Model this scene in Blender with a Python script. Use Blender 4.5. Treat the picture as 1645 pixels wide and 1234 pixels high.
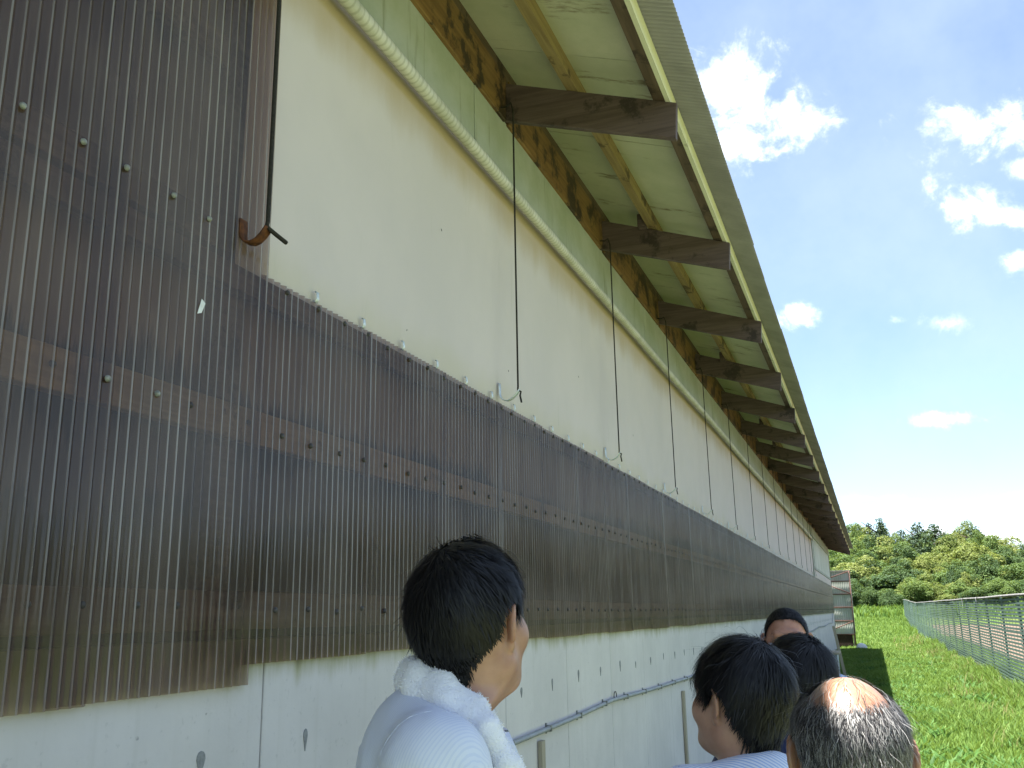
import bpy, bmesh, math, random
import numpy as np
from mathutils import Vector, Matrix, noise as mnoise

rad = math.radians
sc = bpy.context.scene
for o in list(bpy.data.objects):
    bpy.data.objects.remove(o, do_unlink=True)
C = sc.collection

# ------------------------------------------------------------------ camera
CAM = np.array([1.53, 0.0, 1.65])
F_PX, YAW, PIT, ROL = 1500.0, rad(20.377), rad(13.906), rad(-0.944)
IW, IH = 1645.0, 1234.0
fwd = np.array([-math.sin(YAW)*math.cos(PIT), math.cos(YAW)*math.cos(PIT), math.sin(PIT)])
_r = np.array([math.cos(YAW), math.sin(YAW), 0.0]); _u = np.cross(_r, fwd)
rgt = math.cos(ROL)*_r + math.sin(ROL)*_u
upv = -math.sin(ROL)*_r + math.cos(ROL)*_u
cd = bpy.data.cameras.new('camera'); cam = bpy.data.objects.new('camera', cd); C.objects.link(cam)
cd.sensor_width = 36.0; cd.lens = 36.0*F_PX/IW; cd.clip_start = 0.05; cd.clip_end = 3000
cam.matrix_world = Matrix(((rgt[0], upv[0], -fwd[0], CAM[0]), (rgt[1], upv[1], -fwd[1], CAM[1]),
                           (rgt[2], upv[2], -fwd[2], CAM[2]), (0, 0, 0, 1)))
sc.camera = cam

def ray(px, py):
    return fwd + (px-IW/2)/F_PX*rgt - (py-IH/2)/F_PX*upv
def on_x(px, py, X=0.0):
    v = ray(px, py); return CAM + v*((X-CAM[0])/v[0])
def on_y(px, py, Y):
    v = ray(px, py); return CAM + v*(Y/v[1])
def at_dist(px, py, d):
    v = ray(px, py); return CAM + v/np.linalg.norm(v)*d

# ------------------------------------------------------------------ light, sky, exposure
SUN_TO = Vector((-0.178, -0.10, 1.0)).normalized()         # direction towards the sun
SUN_EL = math.asin(SUN_TO.z); SUN_AZ = math.atan2(SUN_TO.x, SUN_TO.y)
sd = bpy.data.lights.new('sun', 'SUN'); sd.energy = 4.5; sd.angle = rad(0.55); sd.color = (1.0, 0.955, 0.88)
so = bpy.data.objects.new('sun', sd); C.objects.link(so)
so.rotation_euler = (-SUN_TO).to_track_quat('-Z', 'Y').to_euler(); so.location = (0, 0, 30)
sc.view_settings.view_transform = 'Standard'; sc.view_settings.look = 'None'
sc.view_settings.gamma = 1.0; sc.view_settings.use_curve_mapping = False
sc.view_settings.exposure = 2.46
sc.cycles.max_bounces = 8; sc.cycles.diffuse_bounces = 4; sc.cycles.glossy_bounces = 3; sc.cycles.transparent_max_bounces = 10
sc.cycles.sample_clamp_indirect = 6.0

class G:
    """terse node-graph helper"""
    def __init__(s, nt):
        s.nt = nt; nt.nodes.clear()
    def n(s, t, **kw):
        nd = s.nt.nodes.new(t)
        for k, v in kw.items():
            setattr(nd, k, v)
        return nd
    def l(s, a, b):
        s.nt.links.new(a, b)
    def put(s, sock, v):
        if isinstance(v, bpy.types.NodeSocket): s.l(v, sock)
        else:
            if sock.type == 'RGBA' and len(v) == 3: v = (*v, 1)
            sock.default_value = v
    def math(s, op, a, b=0.0, c=0.0, clamp=False):
        nd = s.n('ShaderNodeMath', operation=op, use_clamp=clamp)
        s.put(nd.inputs[0], a); s.put(nd.inputs[1], b); s.put(nd.inputs[2], c); return nd.outputs[0]
    def vm(s, op, a, b=(0, 0, 0)):
        nd = s.n('ShaderNodeVectorMath', operation=op)
        s.put(nd.inputs[0], a); s.put(nd.inputs[1], b)
        return nd.outputs['Value'] if op in ('DOT_PRODUCT', 'LENGTH', 'DISTANCE') else nd.outputs[0]
    def noise(s, vec, scale=5, detail=5, rough=.55, dist=0.0):
        nd = s.n('ShaderNodeTexNoise'); s.put(nd.inputs['Vector'], vec); s.put(nd.inputs['Scale'], scale)
        s.put(nd.inputs['Detail'], detail); s.put(nd.inputs['Roughness'], rough); s.put(nd.inputs['Distortion'], dist)
        return nd.outputs['Fac']
    def smooth(s, v, lo, hi):
        nd = s.n('ShaderNodeMapRange', interpolation_type='SMOOTHSTEP')
        s.put(nd.inputs[0], v); s.put(nd.inputs[1], lo); s.put(nd.inputs[2], hi); return nd.outputs[0]
    def mix(s, f, a, b):
        nd = s.n('ShaderNodeMix', data_type='RGBA'); s.put(nd.inputs[0], f); s.put(nd.inputs[6], a); s.put(nd.inputs[7], b)
        return nd.outputs[2]
    def pos(s, scale=(1, 1, 1), obj=False):
        p = s.n('ShaderNodeTexCoord').outputs['Object'] if obj else s.n('ShaderNodeNewGeometry').outputs['Position']
        return p if scale == (1, 1, 1) else s.vm('MULTIPLY', p, scale)
    def sep(s, v):
        return s.n('ShaderNodeSeparateXYZ').outputs if False else s._sep(v)
    def _sep(s, v):
        nd = s.n('ShaderNodeSeparateXYZ'); s.put(nd.inputs[0], v); return nd.outputs
    def bump(s, h, strength=.3, dist=.01):
        nd = s.n('ShaderNodeBump'); s.put(nd.inputs['Height'], h); nd.inputs['Strength'].default_value = strength
        nd.inputs['Distance'].default_value = dist; return nd.outputs[0]
    def pbr(s, col, rough=.6, spec=.4, metal=0.0, normal=None, **kw):
        nd = s.n('ShaderNodeBsdfPrincipled'); s.put(nd.inputs['Base Color'], col); s.put(nd.inputs['Roughness'], rough)
        s.put(nd.inputs['Specular IOR Level'], spec); s.put(nd.inputs['Metallic'], metal)
        if normal is not None: s.l(normal, nd.inputs['Normal'])
        for k, v in kw.items(): s.put(nd.inputs[k.replace('_', ' ')], v)
        return nd.outputs[0]
    def out(s, sh):
        nd = s.n('ShaderNodeOutputMaterial'); s.l(sh, nd.inputs[0])

w = bpy.data.worlds.new('World'); sc.world = w; w.use_nodes = True
g = G(w.node_tree)
sky = g.n('ShaderNodeTexSky', sky_type='NISHITA'); sky.sun_disc = False
sky.sun_elevation = SUN_EL; sky.sun_rotation = SUN_AZ; sky.air_density = 0.75; sky.dust_density = 0.25; sky.ozone_density = 1.6
sdir = g.vm('NORMALIZE', g.n('ShaderNodeTexCoord').outputs['Generated'])
nz = g.noise(sdir, 19, 9, .62, .6); nz2 = g.noise(sdir, 48, 8, .66)
# clouds: (pixel x, y, half width, half height, density) seen in the photograph, each turned into a direction
clouds = [(1160, 150, 85, 60, 1.), (1205, 190, 100, 45, 1.), (1185, 235, 35, 40, .9), (1270, 200, 55, 25, .7),
          (1565, 207, 78, 34, 1.), (1610, 195, 40, 30, .9), (1545, 335, 60, 34, 1.), (1600, 350, 60, 20, .8), (1640, 272, 30, 14, .8),
          (1285, 507, 42, 20, .9), (1630, 420, 40, 20, .7), (1520, 673, 55, 11, .85), (1510, 520, 45, 16, .4), (1395, 800, 40, 10, .3),
          (1450, 812, 50, 11, .35), (1500, 856, 50, 20, .7), (1610, 856, 90, 34, .85), (1640, 805, 60, 10, .5), (1440, 515, 16, 8, .35)]
cov = None
for (px, py, a, b, dens) in clouds:
    c = Vector(ray(px, py)).normalized(); e1 = Vector(ray(px+10, py)).normalized()-c; e1.normalize(); e2 = c.cross(e1)
    x = g.math('MULTIPLY', g.vm('DOT_PRODUCT', sdir, tuple(e1)), F_PX*.93/a)
    y = g.math('MULTIPLY', g.math('SUBTRACT', g.vm('DOT_PRODUCT', sdir, tuple(e2)), 0.0), F_PX*.93/b)
    z = g.math('MULTIPLY', g.math('SUBTRACT', 1.0, g.vm('DOT_PRODUCT', sdir, tuple(c))), 8.0)
    q = g.math('SQRT', g.math('ADD', g.math('ADD', g.math('MULTIPLY', x, x), g.math('MULTIPLY', y, y)), g.math('MULTIPLY', z, z)))
    m = g.math('SUBTRACT', 1.0, q)
    m = g.math('ADD', m, g.math('MULTIPLY', g.math('SUBTRACT', nz2, .5), 2.0))
    m = g.math('ADD', m, g.math('MULTIPLY', g.math('SUBTRACT', nz, .5), 3.6))
    m = g.math('MULTIPLY', g.math('POWER', g.smooth(m, -.25, 1.35), 1.9), dens)
    cov = m if cov is None else g.math('MAXIMUM', cov, m)
# the same sort of scattered cloud over the rest of the sky
xyz = g.sep(sdir)
hz = g.math('MAXIMUM', xyz[2], 0.04)
flat = g.n('ShaderNodeCombineXYZ'); g.l(g.math('DIVIDE', xyz[0], hz), flat.inputs[0]); g.l(g.math('DIVIDE', xyz[1], hz), flat.inputs[1])
gen = g.smooth(g.noise(flat.outputs[0], 1.7, 9, .6), .60, .74)
ahead = g.smooth(xyz[1], .72, .6)                    # the sky in view is already described cloud by cloud
gen = g.math('MULTIPLY', gen, ahead)
cov = g.math('MAXIMUM', cov, g.math('MULTIPLY', gen, .9))
# thin high haze, whiter towards the horizon
hazef = g.math('MULTIPLY', g.smooth(g.noise(sdir, 3.2, 6, .6), .25, .75), .34)
skyc = g.mix(g.math('ADD', hazef, .10), sky.outputs[0], (3.3, 3.85, 4.2))
col = g.mix(cov, skyc, (8.6, 8.7, 8.9))
bg = g.n('ShaderNodeBackground'); g.l(col, bg.inputs[0]); bg.inputs[1].default_value = 0.057
wo = g.n('ShaderNodeOutputWorld'); g.l(bg.outputs[0], wo.inputs[0])

# ------------------------------------------------------------------ materials
MATS = {}
def new_mat(name):
    m = bpy.data.materials.new(name); m.use_nodes = True; MATS[name] = m
    return m, G(m.node_tree)
def simple(name, c1, c2=None, rough=.6, spec=.35, scale=6, stretch=(1, 1, 1), bump=0.0, bscale=60, metal=0.0, obj=False, lo=.35, hi=.65):
    m, g = new_mat(name)
    p = g.pos(stretch, obj)
    n = g.noise(p, scale, 7, .6)
    col = g.mix(g.smooth(n, lo, hi), c1, c2 if c2 else tuple(x*.75 for x in c1))
    nrm = g.bump(g.noise(p, bscale, 5, .6), bump, .006) if bump else None
    g.out(g.pbr(col, rough, spec, metal, nrm)); return m

# smoked corrugated plastic: tinted, partly see-through, dusty
m, g = new_mat('smoked_sheet')
p = g.pos()
dust = g.smooth(g.noise(g.vm('MULTIPLY', p, (1, 1.6, 1.0)), 1.6, 6, .55), .30, .75)
streak = g.smooth(g.noise(g.vm('MULTIPLY', p, (10, 38, .8)), 1.0, 5, .6), .38, .7)
speck = g.smooth(g.noise(p, 140, 2, .5), .70, .78)
col = g.mix(dust, (.115, .084, .072), (.185, .145, .124))
col = g.mix(g.math('MULTIPLY', streak, .35), col, (.075, .057, .050))
col = g.mix(g.math('MULTIPLY', speck, .35), col, (.20, .18, .16))
nb = g.bump(g.noise(p, 18, 3, .5), .04, .003)
oy = g.sep(g.n('ShaderNodeTexCoord').outputs['Object'])[1]                 # pale lines on the rib crests: sky reflection painted into the colour
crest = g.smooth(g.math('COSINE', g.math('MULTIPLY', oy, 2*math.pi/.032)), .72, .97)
crest_glint = g.math('MULTIPLY', crest, g.smooth(g.noise(g.vm('MULTIPLY', p, (1, 12, .9)), 1.0, 4, .6), .30, .62))
col = g.mix(g.math('MULTIPLY', crest_glint, .62), col, (.42, .40, .395))
df = g.n('ShaderNodeBsdfDiffuse'); g.l(col, df.inputs[0])
tr = g.n('ShaderNodeBsdfTransparent'); tr.inputs[0].default_value = (.74, .62, .54, 1)
mx = g.n('ShaderNodeMixShader'); g.put(mx.inputs[0], g.math('SUBTRACT', g.math('SUBTRACT', .66, g.math('MULTIPLY', dust, .22)), g.math('MULTIPLY', crest_glint, .30)))
g.l(df.outputs[0], mx.inputs[1]); g.l(tr.outputs[0], mx.inputs[2])
gl = g.n('ShaderNodeBsdfGlossy'); g.put(gl.inputs['Roughness'], g.math('ADD', .07, g.math('MULTIPLY', dust, .06))); g.l(nb, gl.inputs['Normal'])
fr = g.n('ShaderNodeFresnel'); fr.inputs[0].default_value = 1.5
m2 = g.n('ShaderNodeMixShader'); g.put(m2.inputs[0], g.math('MULTIPLY', fr.outputs[0], .85)); g.l(mx.outputs[0], m2.inputs[1]); g.l(gl.outputs[0], m2.inputs[2])
g.out(m2.outputs[0])

# what stands behind the sheets: boards above, dark lining below with a ragged edge
m, g = new_mat('backing')
p = g.pos(); xyz = g.sep(p)
rag = g.noise(g.vm('MULTIPLY', p, (1, 26, 2.5)), 1.0, 4, .7)
big = g.noise(g.vm('MULTIPLY', p, (1, 1.3, 1)), 1.1, 4, .6)
zz = g.math('ADD', xyz[2], g.math('ADD', g.math('MULTIPLY', g.math('SUBTRACT', rag, .5), .22), g.math('MULTIPLY', g.math('SUBTRACT', big, .5), .45)))
tan = g.mix(g.noise(g.vm('MULTIPLY', p, (1, 30, 2)), 1.0, 5, .6), (.46, .36, .29), (.30, .23, .18))
dark = g.mix(g.noise(p, 9, 5, .6), (.040, .036, .036), (.095, .083, .078))
mid = g.mix(rag, (.20, .155, .125), (.13, .10, .085))
col = g.mix(g.smooth(zz, 2.24, 2.31), dark, tan)
band2 = g.math('MULTIPLY', g.smooth(zz, 1.90, 1.96), g.smooth(zz, 2.13, 2.06))
col = g.mix(g.math('MULTIPLY', band2, .9), col, mid)
col = g.mix(g.smooth(zz, 2.62, 2.80), col, g.mix(rag, (.10, .085, .085), (.26, .20, .165)))
g.out(g.pbr(col, .9, .1))

# concrete cast against boards
m, g = new_mat('concrete')
p = g.pos(); xyz = g.sep(p)
n1 = g.noise(p, 1.6, 7, .6); n2 = g.noise(g.vm('MULTIPLY', p, (8, 22, .7)), 1.0, 6, .6); n3 = g.noise(p, 45, 5, .6)
col = g.mix(g.smooth(n1, .3, .7), (.68, .65, .63), (.59, .565, .55))
col = g.mix(g.math('MULTIPLY', g.smooth(n2, .50, .72), .16), col, (.45, .43, .38))
col = g.mix(g.math('MULTIPLY', g.smooth(n3, .60, .72), .22), col, (.30, .30, .28))
alg = g.math('ADD', xyz[2], g.math('MULTIPLY', g.math('SUBTRACT', g.noise(g.vm('MULTIPLY', p, (3, 7, 1.0)), 1.5, 6, .65), .5), .16))
col = g.mix(g.math('MULTIPLY', g.smooth(alg, 1.47, 1.56), .75), col, (.28, .27, .10))
dirt = g.smooth(alg, 1.53, 1.58)
col = g.mix(g.math('MULTIPLY', dirt, .6), col, (.09, .085, .05))
spot = g.smooth(g.noise(p, 26, 3, .5), .74, .79)
col = g.mix(g.math('MULTIPLY', spot, .5), col, (.12, .12, .11))
g.out(g.pbr(col, .85, .25, 0.0, g.bump(n3, .25, .004)))

# woven curtain
m, g = new_mat('curtain')
p = g.pos(); xyz = g.sep(p)
wy = g.math('SINE', g.math('MULTIPLY', xyz[1], 1500.0)); wz = g.math('SINE', g.math('MULTIPLY', xyz[2], 1500.0))
weave = g.math('MULTIPLY', wy, wz)
n1 = g.noise(p, 1.4, 6, .6)
col = g.mix(g.smooth(n1, .3, .7), (.66, .585, .58), (.61, .545, .545))
rust = g.math('ADD', xyz[2], g.math('MULTIPLY', g.math('SUBTRACT', g.noise(g.vm('MULTIPLY', p, (1, 1.0, .3)), 3.0, 6, .6), .5), .30))
col = g.mix(g.math('MULTIPLY', g.smooth(rust, 3.44, 3.66), .75), col, (.44, .33, .19))
low = g.math('MULTIPLY', g.smooth(rust, 2.78, 2.62), .35)
col = g.mix(low, col, (.52, .48, .33))
st = g.smooth(g.noise(g.vm('MULTIPLY', p, (1, 9, .8)), 1.3, 6, .65), .60, .75)
col = g.mix(g.math('MULTIPLY', st, .30), col, (.40, .38, .31))
col = g.mix(g.math('MULTIPLY', g.math('ADD', weave, 1.0), .05), col, (.25, .23, .19))
g.out(g.pbr(col, .75, .2, 0.0, g.bump(weave, .12, .001)))

# painted board above the curtain, greened by algae
m, g = new_mat('green_board')
p = g.pos(); xyz = g.sep(p)
n1 = g.noise(p, 2.2, 7, .65); n2 = g.noise(g.vm('MULTIPLY', p, (10, 14, 1.2)), 1.0, 6, .65)
col = g.mix(g.smooth(n1, .30, .68), (.42, .445, .44), (.32, .355, .30))
col = g.mix(g.math('MULTIPLY', g.smooth(n2, .58, .72), .55), col, (.17, .18, .10))
g.out(g.pbr(col, .8, .25, 0.0, g.bump(n1, .1, .004)))

# soffit boards
m, g = new_mat('soffit_board')
p = g.pos()
n1 = g.noise(p, 1.9, 7, .65); n2 = g.noise(g.vm('MULTIPLY', p, (1.2, 5, 1)), 1.3, 6, .7); n3 = g.noise(p, 70, 3, .5)
col = g.mix(g.smooth(n1, .32, .66), (.66, .63, .52), (.52, .52, .40))
col = g.mix(g.math('MULTIPLY', g.n('ShaderNodeObjectInfo').outputs['Random'], .30), col, (.34, .36, .26))
col = g.mix(g.math('MULTIPLY', g.smooth(n2, .57, .70), .85), col, (.12, .065, .03))
col = g.mix(g.math('MULTIPLY', n3, .2), col, (.40, .42, .25))
g.out(g.pbr(col, .85, .2, 0.0, g.bump(n3, .1, .003)))

def wood(name, c1, c2, c3, along, rough=.75, patch=.55):
    m, g = new_mat(name)
    st = [38, 38, 38]; st[along] = 2.2
    p = g.pos(); n = g.noise(g.vm('MULTIPLY', p, tuple(st)), 1.0, 7, .65, .4)
    big = g.noise(p, 3.3, 7, .7)
    col = g.mix(g.smooth(n, .30, .70), c1, c2)
    col = g.mix(g.math('MULTIPLY', g.smooth(big, patch-.02, patch+.06), .9), col, c3)
    g.out(g.pbr(col, rough, .3, 0.0, g.bump(n, .35, .004))); return m
wood('beam_wood', (.25, .145, .055), (.14, .075, .03), (.028, .02, .015), 1, .6, .505)
wood('rafter_wood', (.135, .095, .090), (.080, .055, .052), (.038, .028, .027), 0, .55, .56)
wood('purlin_wood', (.38, .28, .13), (.24, .165, .075), (.07, .048, .03), 1, .7, .56)
wood('dark_purlin', (.16, .11, .075), (.095, .065, .043), (.045, .032, .024), 1, .7, .55)
wood('fascia_wood', (.82, .80, .62), (.72, .70, .52), (.46, .43, .30), 1, .75, .60)
wood('batten_wood', (.50, .375, .235), (.36, .265, .165), (.16, .115, .075), 1, .8, .57)
wood('batten_dark', (.23, .165, .125), (.15, .105, .08), (.07, .05, .04), 1, .85, .54)
wood('pale_wood', (.46, .42, .33), (.33, .29, .21), (.20, .17, .12), 2, .8, .62)
simple('roof_sheet', (.285, .27, .305), (.225, .212, .24), .75, .25, 3, (1, 1, 1), .1, 40)
simple('roof_top', (.30, .30, .29), (.22, .22, .21), .7, .3, 2)
m, g = new_mat('pole_wrap')
p = g.pos(); xyz = g.sep(p)
rings = g.math('SINE', g.math('ADD', g.math('MULTIPLY', xyz[1], 190.0), g.math('MULTIPLY', g.noise(p, 6, 4), 9.0)))
n1 = g.noise(p, 7, 6, .65)
col = g.mix(g.smooth(n1, .35, .65), (.60, .58, .53), (.46, .45, .38))
col = g.mix(g.math('MULTIPLY', g.smooth(rings, .2, .9), .35), col, (.20, .20, .12))
g.out(g.pbr(col, .6, .35, 0.0, g.bump(rings, .14, .003)))
simple('screw_grey', (.30, .31, .29), (.16, .165, .155), .45, .5, 60)
simple('screw_dark', (.06, .055, .05), (.035, .03, .03), .5, .4, 60)
simple('galvanised', (.72, .78, .84), (.55, .60, .66), .35, .5, 90, metal=.25)
simple('rust', (.16, .060, .025), (.07, .028, .015), .8, .25, 60, bump=.4, bscale=150)
simple('cord', (.022, .020, .018), (.04, .037, .032), .85, .2, 200)
simple('conduit', (.34, .36, .385), (.26, .275, .29), .5, .4, 9)
simple('cone_plug', (.30, .31, .31), (.22, .225, .225), .9, .2, 60)
simple('white_plastic', (.75, .76, .76), (.6, .6, .6), .5, .4, 30)
simple('red_pipe', (.115, .055, .042), (.085, .04, .03), .65, .3, 14)
simple('pale_sheet', (.52, .54, .50), (.38, .42, .36), .55, .4, 1.4, (1, 1, .5))
simple('grey_metal', (.36, .40, .42), (.28, .31, .33), .5, .45, 5)
simple('dark_board', (.05, .032, .026), (.03, .02, .017), .8, .2, 8)
simple('fence_green', (.105, .160, .140), (.075, .125, .108), .5, .4, 3)
simple('fence_post', (.035, .085, .070), (.025, .060, .050), .5, .4, 3)
simple('fence_rail', (.20, .20, .195), (.12, .12, .118), .8, .25, 5)
simple('soil', (.16, .115, .085), (.115, .082, .062), .95, .1, .8, bump=.4, bscale=6)
simple('bounce_ground', (.165, .188, .098), (.125, .150, .072), .95, .1, 4, bump=.5, bscale=40)
simple('hill_soil', (.035, .055, .018), (.022, .035, .013), .95, .1, .4)
m, g = new_mat('ground')
p = g.pos()
n1 = g.noise(p, .55, 8, .65); n2 = g.noise(p, 9, 6, .65)
col = g.mix(g.smooth(n1, .35, .68), (.055, .100, .018), (.090, .110, .030))
col = g.mix(g.math('MULTIPLY', g.smooth(n2, .5, .7), .5), col, (.11, .10, .05))
g.out(g.pbr(col, .95, .1, 0.0, g.bump(n2, .6, .05)))

def leafmat(name, c1, c2, trans=.35, gscale=.7, lo=.40, hi=1.15):
    m, g = new_mat(name)
    rnd = g.n('ShaderNodeObjectInfo').outputs['Random']
    n = g.noise(g.pos(), gscale, 5, .6)
    isl = g.n('ShaderNodeNewGeometry').outputs['Random Per Island']
    f = g.math('ADD', g.math('MULTIPLY', n, .8), g.math('MULTIPLY', isl, .5)); f = g.math('ADD', f, g.math('MULTIPLY', rnd, .45))
    col = g.mix(g.smooth(f, lo, hi), c1, c2)
    a = g.pbr(col, .65, .25); t = g.n('ShaderNodeBsdfTranslucent'); g.l(g.mix(.4, col, (.22, .28, .03)), t.inputs[0])
    mx = g.n('ShaderNodeMixShader'); mx.inputs[0].default_value = trans; g.l(a, mx.inputs[1]); g.l(t.outputs[0], mx.inputs[2])
    g.out(mx.outputs[0]); return m
leafmat('leaf_olive', (.092, .135, .030), (.175, .205, .055))
leafmat('leaf_green', (.055, .105, .028), (.110, .165, .042))
leafmat('leaf_dark', (.026, .060, .020), (.055, .100, .030), .28)
leafmat('leaf_cedar', (.018, .045, .024), (.042, .075, .034), .18)
leafmat('grass_blade', (.042, .110, .014), (.152, .250, .056), .42, 1.9, .52, 1.0)
leafmat('weed_leaf', (.035, .105, .018), (.095, .200, .050), .35, 2.2)
leafmat('dry_blade', (.16, .16, .06), (.26, .23, .10), .3)
simple('bark', (.07, .055, .042), (.04, .032, .025), .95, .1, 3, bump=.4, bscale=8)

def skin(name, c1, c2, rough=.45):
    m, g = new_mat(name)
    p = g.pos((1, 1, 1), True)
    n = g.noise(p, 22, 5, .6); n2 = g.noise(p, 420, 3, .5)
    col = g.mix(g.smooth(n, .3, .7), c1, c2)
    g.out(g.pbr(col, rough, .45, 0.0, g.bump(n2, .12, .001), Subsurface_Weight=.12, Subsurface_Scale=.02)); return m
skin('skin_tan', (.46, .262, .175), (.38, .20, .13))
skin('skin_ruddy', (.44, .225, .155), (.34, .155, .10), .42)
skin('skin_bald', (.31, .170, .108), (.25, .125, .078), .33)
def hairmat(name, c, rough=.42, spec=.5):
    m, g = new_mat(name)
    isl = g.n('ShaderNodeNewGeometry').outputs['Random Per Island']
    g.out(g.pbr(g.mix(isl, tuple(x*.6 for x in c), tuple(x*1.5 for x in c)), rough, spec)); return m
hairmat('hair_black', (.0055, .005, .0055), .5, .35)
hairmat('hair_cap', (.0045, .0042, .0045), .8, .1)
hairmat('hair_grey', (.21, .205, .20), .45)
hairmat('hair_mid', (.045, .042, .042), .4)
def shirt(name, base, stripe, period, rough=.85, tilt=0.0):
    m, g = new_mat(name)
    p = g.pos((1, 1, 1), True); xyz = g.sep(p)
    ang = g.math('ARCTAN2', xyz[0], g.math('ADD', xyz[1], .001))
    coord = g.math('ADD', g.math('MULTIPLY', xyz[0], .80), g.math('ADD', g.math('MULTIPLY', xyz[1], .60), g.math('MULTIPLY', xyz[2], tilt)))
    s = g.math('SINE', g.math('MULTIPLY', coord, 2*math.pi/period))
    n = g.noise(p, 9, 5, .6); fine = g.noise(p, 900, 2, .5)
    col = g.mix(g.smooth(s, .1, .6), base, stripe)
    wr = g.noise(g.vm('MULTIPLY', p, (12, 12, 4)), 1.0, 3, .45, .5)
    hgt = g.math('ADD', wr, g.math('MULTIPLY', fine, .03))
    g.out(g.pbr(col, rough, .2, 0.0, g.bump(hgt, .30, .016), Sheen_Weight=.15)); return m
shirt('shirt_pale', (.68, .715, .81), (.61, .655, .78), .0046)
shirt('shirt_stripe', (.78, .81, .90), (.42, .54, .80), .0085, tilt=.35)
shirt('shirt_navy', (.030, .040, .10), (.022, .03, .08), .02)
shirt('shirt_blue', (.36, .46, .68), (.33, .43, .66), .02)
shirt('shirt_grey', (.40, .42, .46), (.37, .39, .43), .02)
simple('trouser', (.05, .052, .06), (.035, .037, .045), .9, .15, 20, obj=True)
simple('shoe', (.02, .02, .02), (.035, .033, .03), .5, .4, 20, obj=True)
m, g = new_mat('towel')
p = g.pos((1, 1, 1), True)
n = g.noise(p, 260, 4, .6); n2 = g.noise(p, 18, 4, .6)
g.out(g.pbr(g.mix(n2, (.90, .90, .95), (.84, .85, .92)), .95, .1, 0.0, g.bump(n, .8, .004), Sheen_Weight=.5))
m, g = new_mat('eyeball')
p = g.pos((1, 1, 1), True)
g.out(g.pbr(g.mix(g.smooth(g.sep(p)[1], .0098, .0102), (.75, .72, .68), (.02, .012, .008)), .2, .5))
MAT = MATS

# ------------------------------------------------------------------ object helpers
def link(name, me, mat=None, parent=None, loc=None, smooth=False):
    o = bpy.data.objects.new(name, me); C.objects.link(o)
    if mat is not None and not me.materials: me.materials.append(MAT[mat])
    if parent is not None: o.parent = parent
    if loc is not None: o.location = loc
    if smooth:
        me.polygons.foreach_set('use_smooth', [True]*len(me.polygons))
    return o
def tag(o, label, cat, group=None):
    o['label'] = label; o['category'] = cat
    if group: o['group'] = group
    return o
def thing(name, label, cat, loc=(0, 0, 0), rz=0.0, group=None):
    o = bpy.data.objects.new(name, None); C.objects.link(o); o.location = loc; o.rotation_euler = (0, 0, rz)
    o.empty_display_size = .1
    return tag(o, label, cat, group)
def pydata(name, v, f):
    me = bpy.data.meshes.new(name); me.from_pydata([tuple(map(float, q)) for q in v], [], f); me.update(); return me
def npmesh(name, V, Fq):
    """fast mesh from arrays, Fq is (n,3) or (n,4)"""
    V = np.asarray(V, np.float32); Fq = np.asarray(Fq, np.int32); k = Fq.shape[1]
    me = bpy.data.meshes.new(name); me.vertices.add(len(V)); me.vertices.foreach_set('co', V.ravel())
    me.loops.add(Fq.size); me.loops.foreach_set('vertex_index', Fq.ravel())
    me.polygons.add(len(Fq)); me.polygons.foreach_set('loop_start', np.arange(0, Fq.size, k, dtype=np.int32))
    me.polygons.foreach_set('loop_total', np.full(len(Fq), k, np.int32)); me.update(calc_edges=True); me.validate(); return me
def box_data(x0, x1, y0, y1, z0, z1):
    v = [(x, y, z) for x in (x0, x1) for y in (y0, y1) for z in (z0, z1)]
    f = [(0, 1, 3, 2), (4, 6, 7, 5), (0, 4, 5, 1), (2, 3, 7, 6), (0, 2, 6, 4), (1, 5, 7, 3)]
    return v, f
def box(name, x0, x1, y0, y1, z0, z1, bev=0.0):
    me = pydata(name, *box_data(x0, x1, y0, y1, z0, z1))
    if bev:
        bm = bmesh.new(); bm.from_mesh(me)
        bmesh.ops.bevel(bm, geom=bm.edges[:], offset=bev, segments=1, affect='EDGES'); bm.to_mesh(me); bm.free()
    return me
def boxes(name, lst):
    V, Fs = [], []
    for b in lst:
        v, f = box_data(*b); k = len(V); V += v; Fs += [tuple(i+k for i in q) for q in f]
    return pydata(name, V, Fs)
def tube(name, pts, r, seg=8, caps=True):
    pts = [Vector(p) for p in pts]; V, Fs = [], []
    rr = r if isinstance(r, (list, tuple)) else [r]*len(pts)
    prev = None
    for i, p in enumerate(pts):
        t = (pts[min(i+1, len(pts)-1)]-pts[max(i-1, 0)]).normalized()
        a = t.cross(Vector((0, 0, 1)) if abs(t.z) < .9 else Vector((1, 0, 0))).normalized()
        if prev is not None:
            a = (prev - t*prev.dot(t)).normalized()
        prev = a; b = t.cross(a)
        for k in range(seg):
            an = 2*math.pi*k/seg; V.append(p+(a*math.cos(an)+b*math.sin(an))*rr[i])
    for i in range(len(pts)-1):
        for k in range(seg):
            Fs.append((i*seg+k, i*seg+(k+1) % seg, (i+1)*seg+(k+1) % seg, (i+1)*seg+k))
    if caps:
        Fs.append(tuple(range(seg))[::-1]); Fs.append(tuple((len(pts)-1)*seg+k for k in range(seg)))
    return pydata(name, V, Fs)
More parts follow.
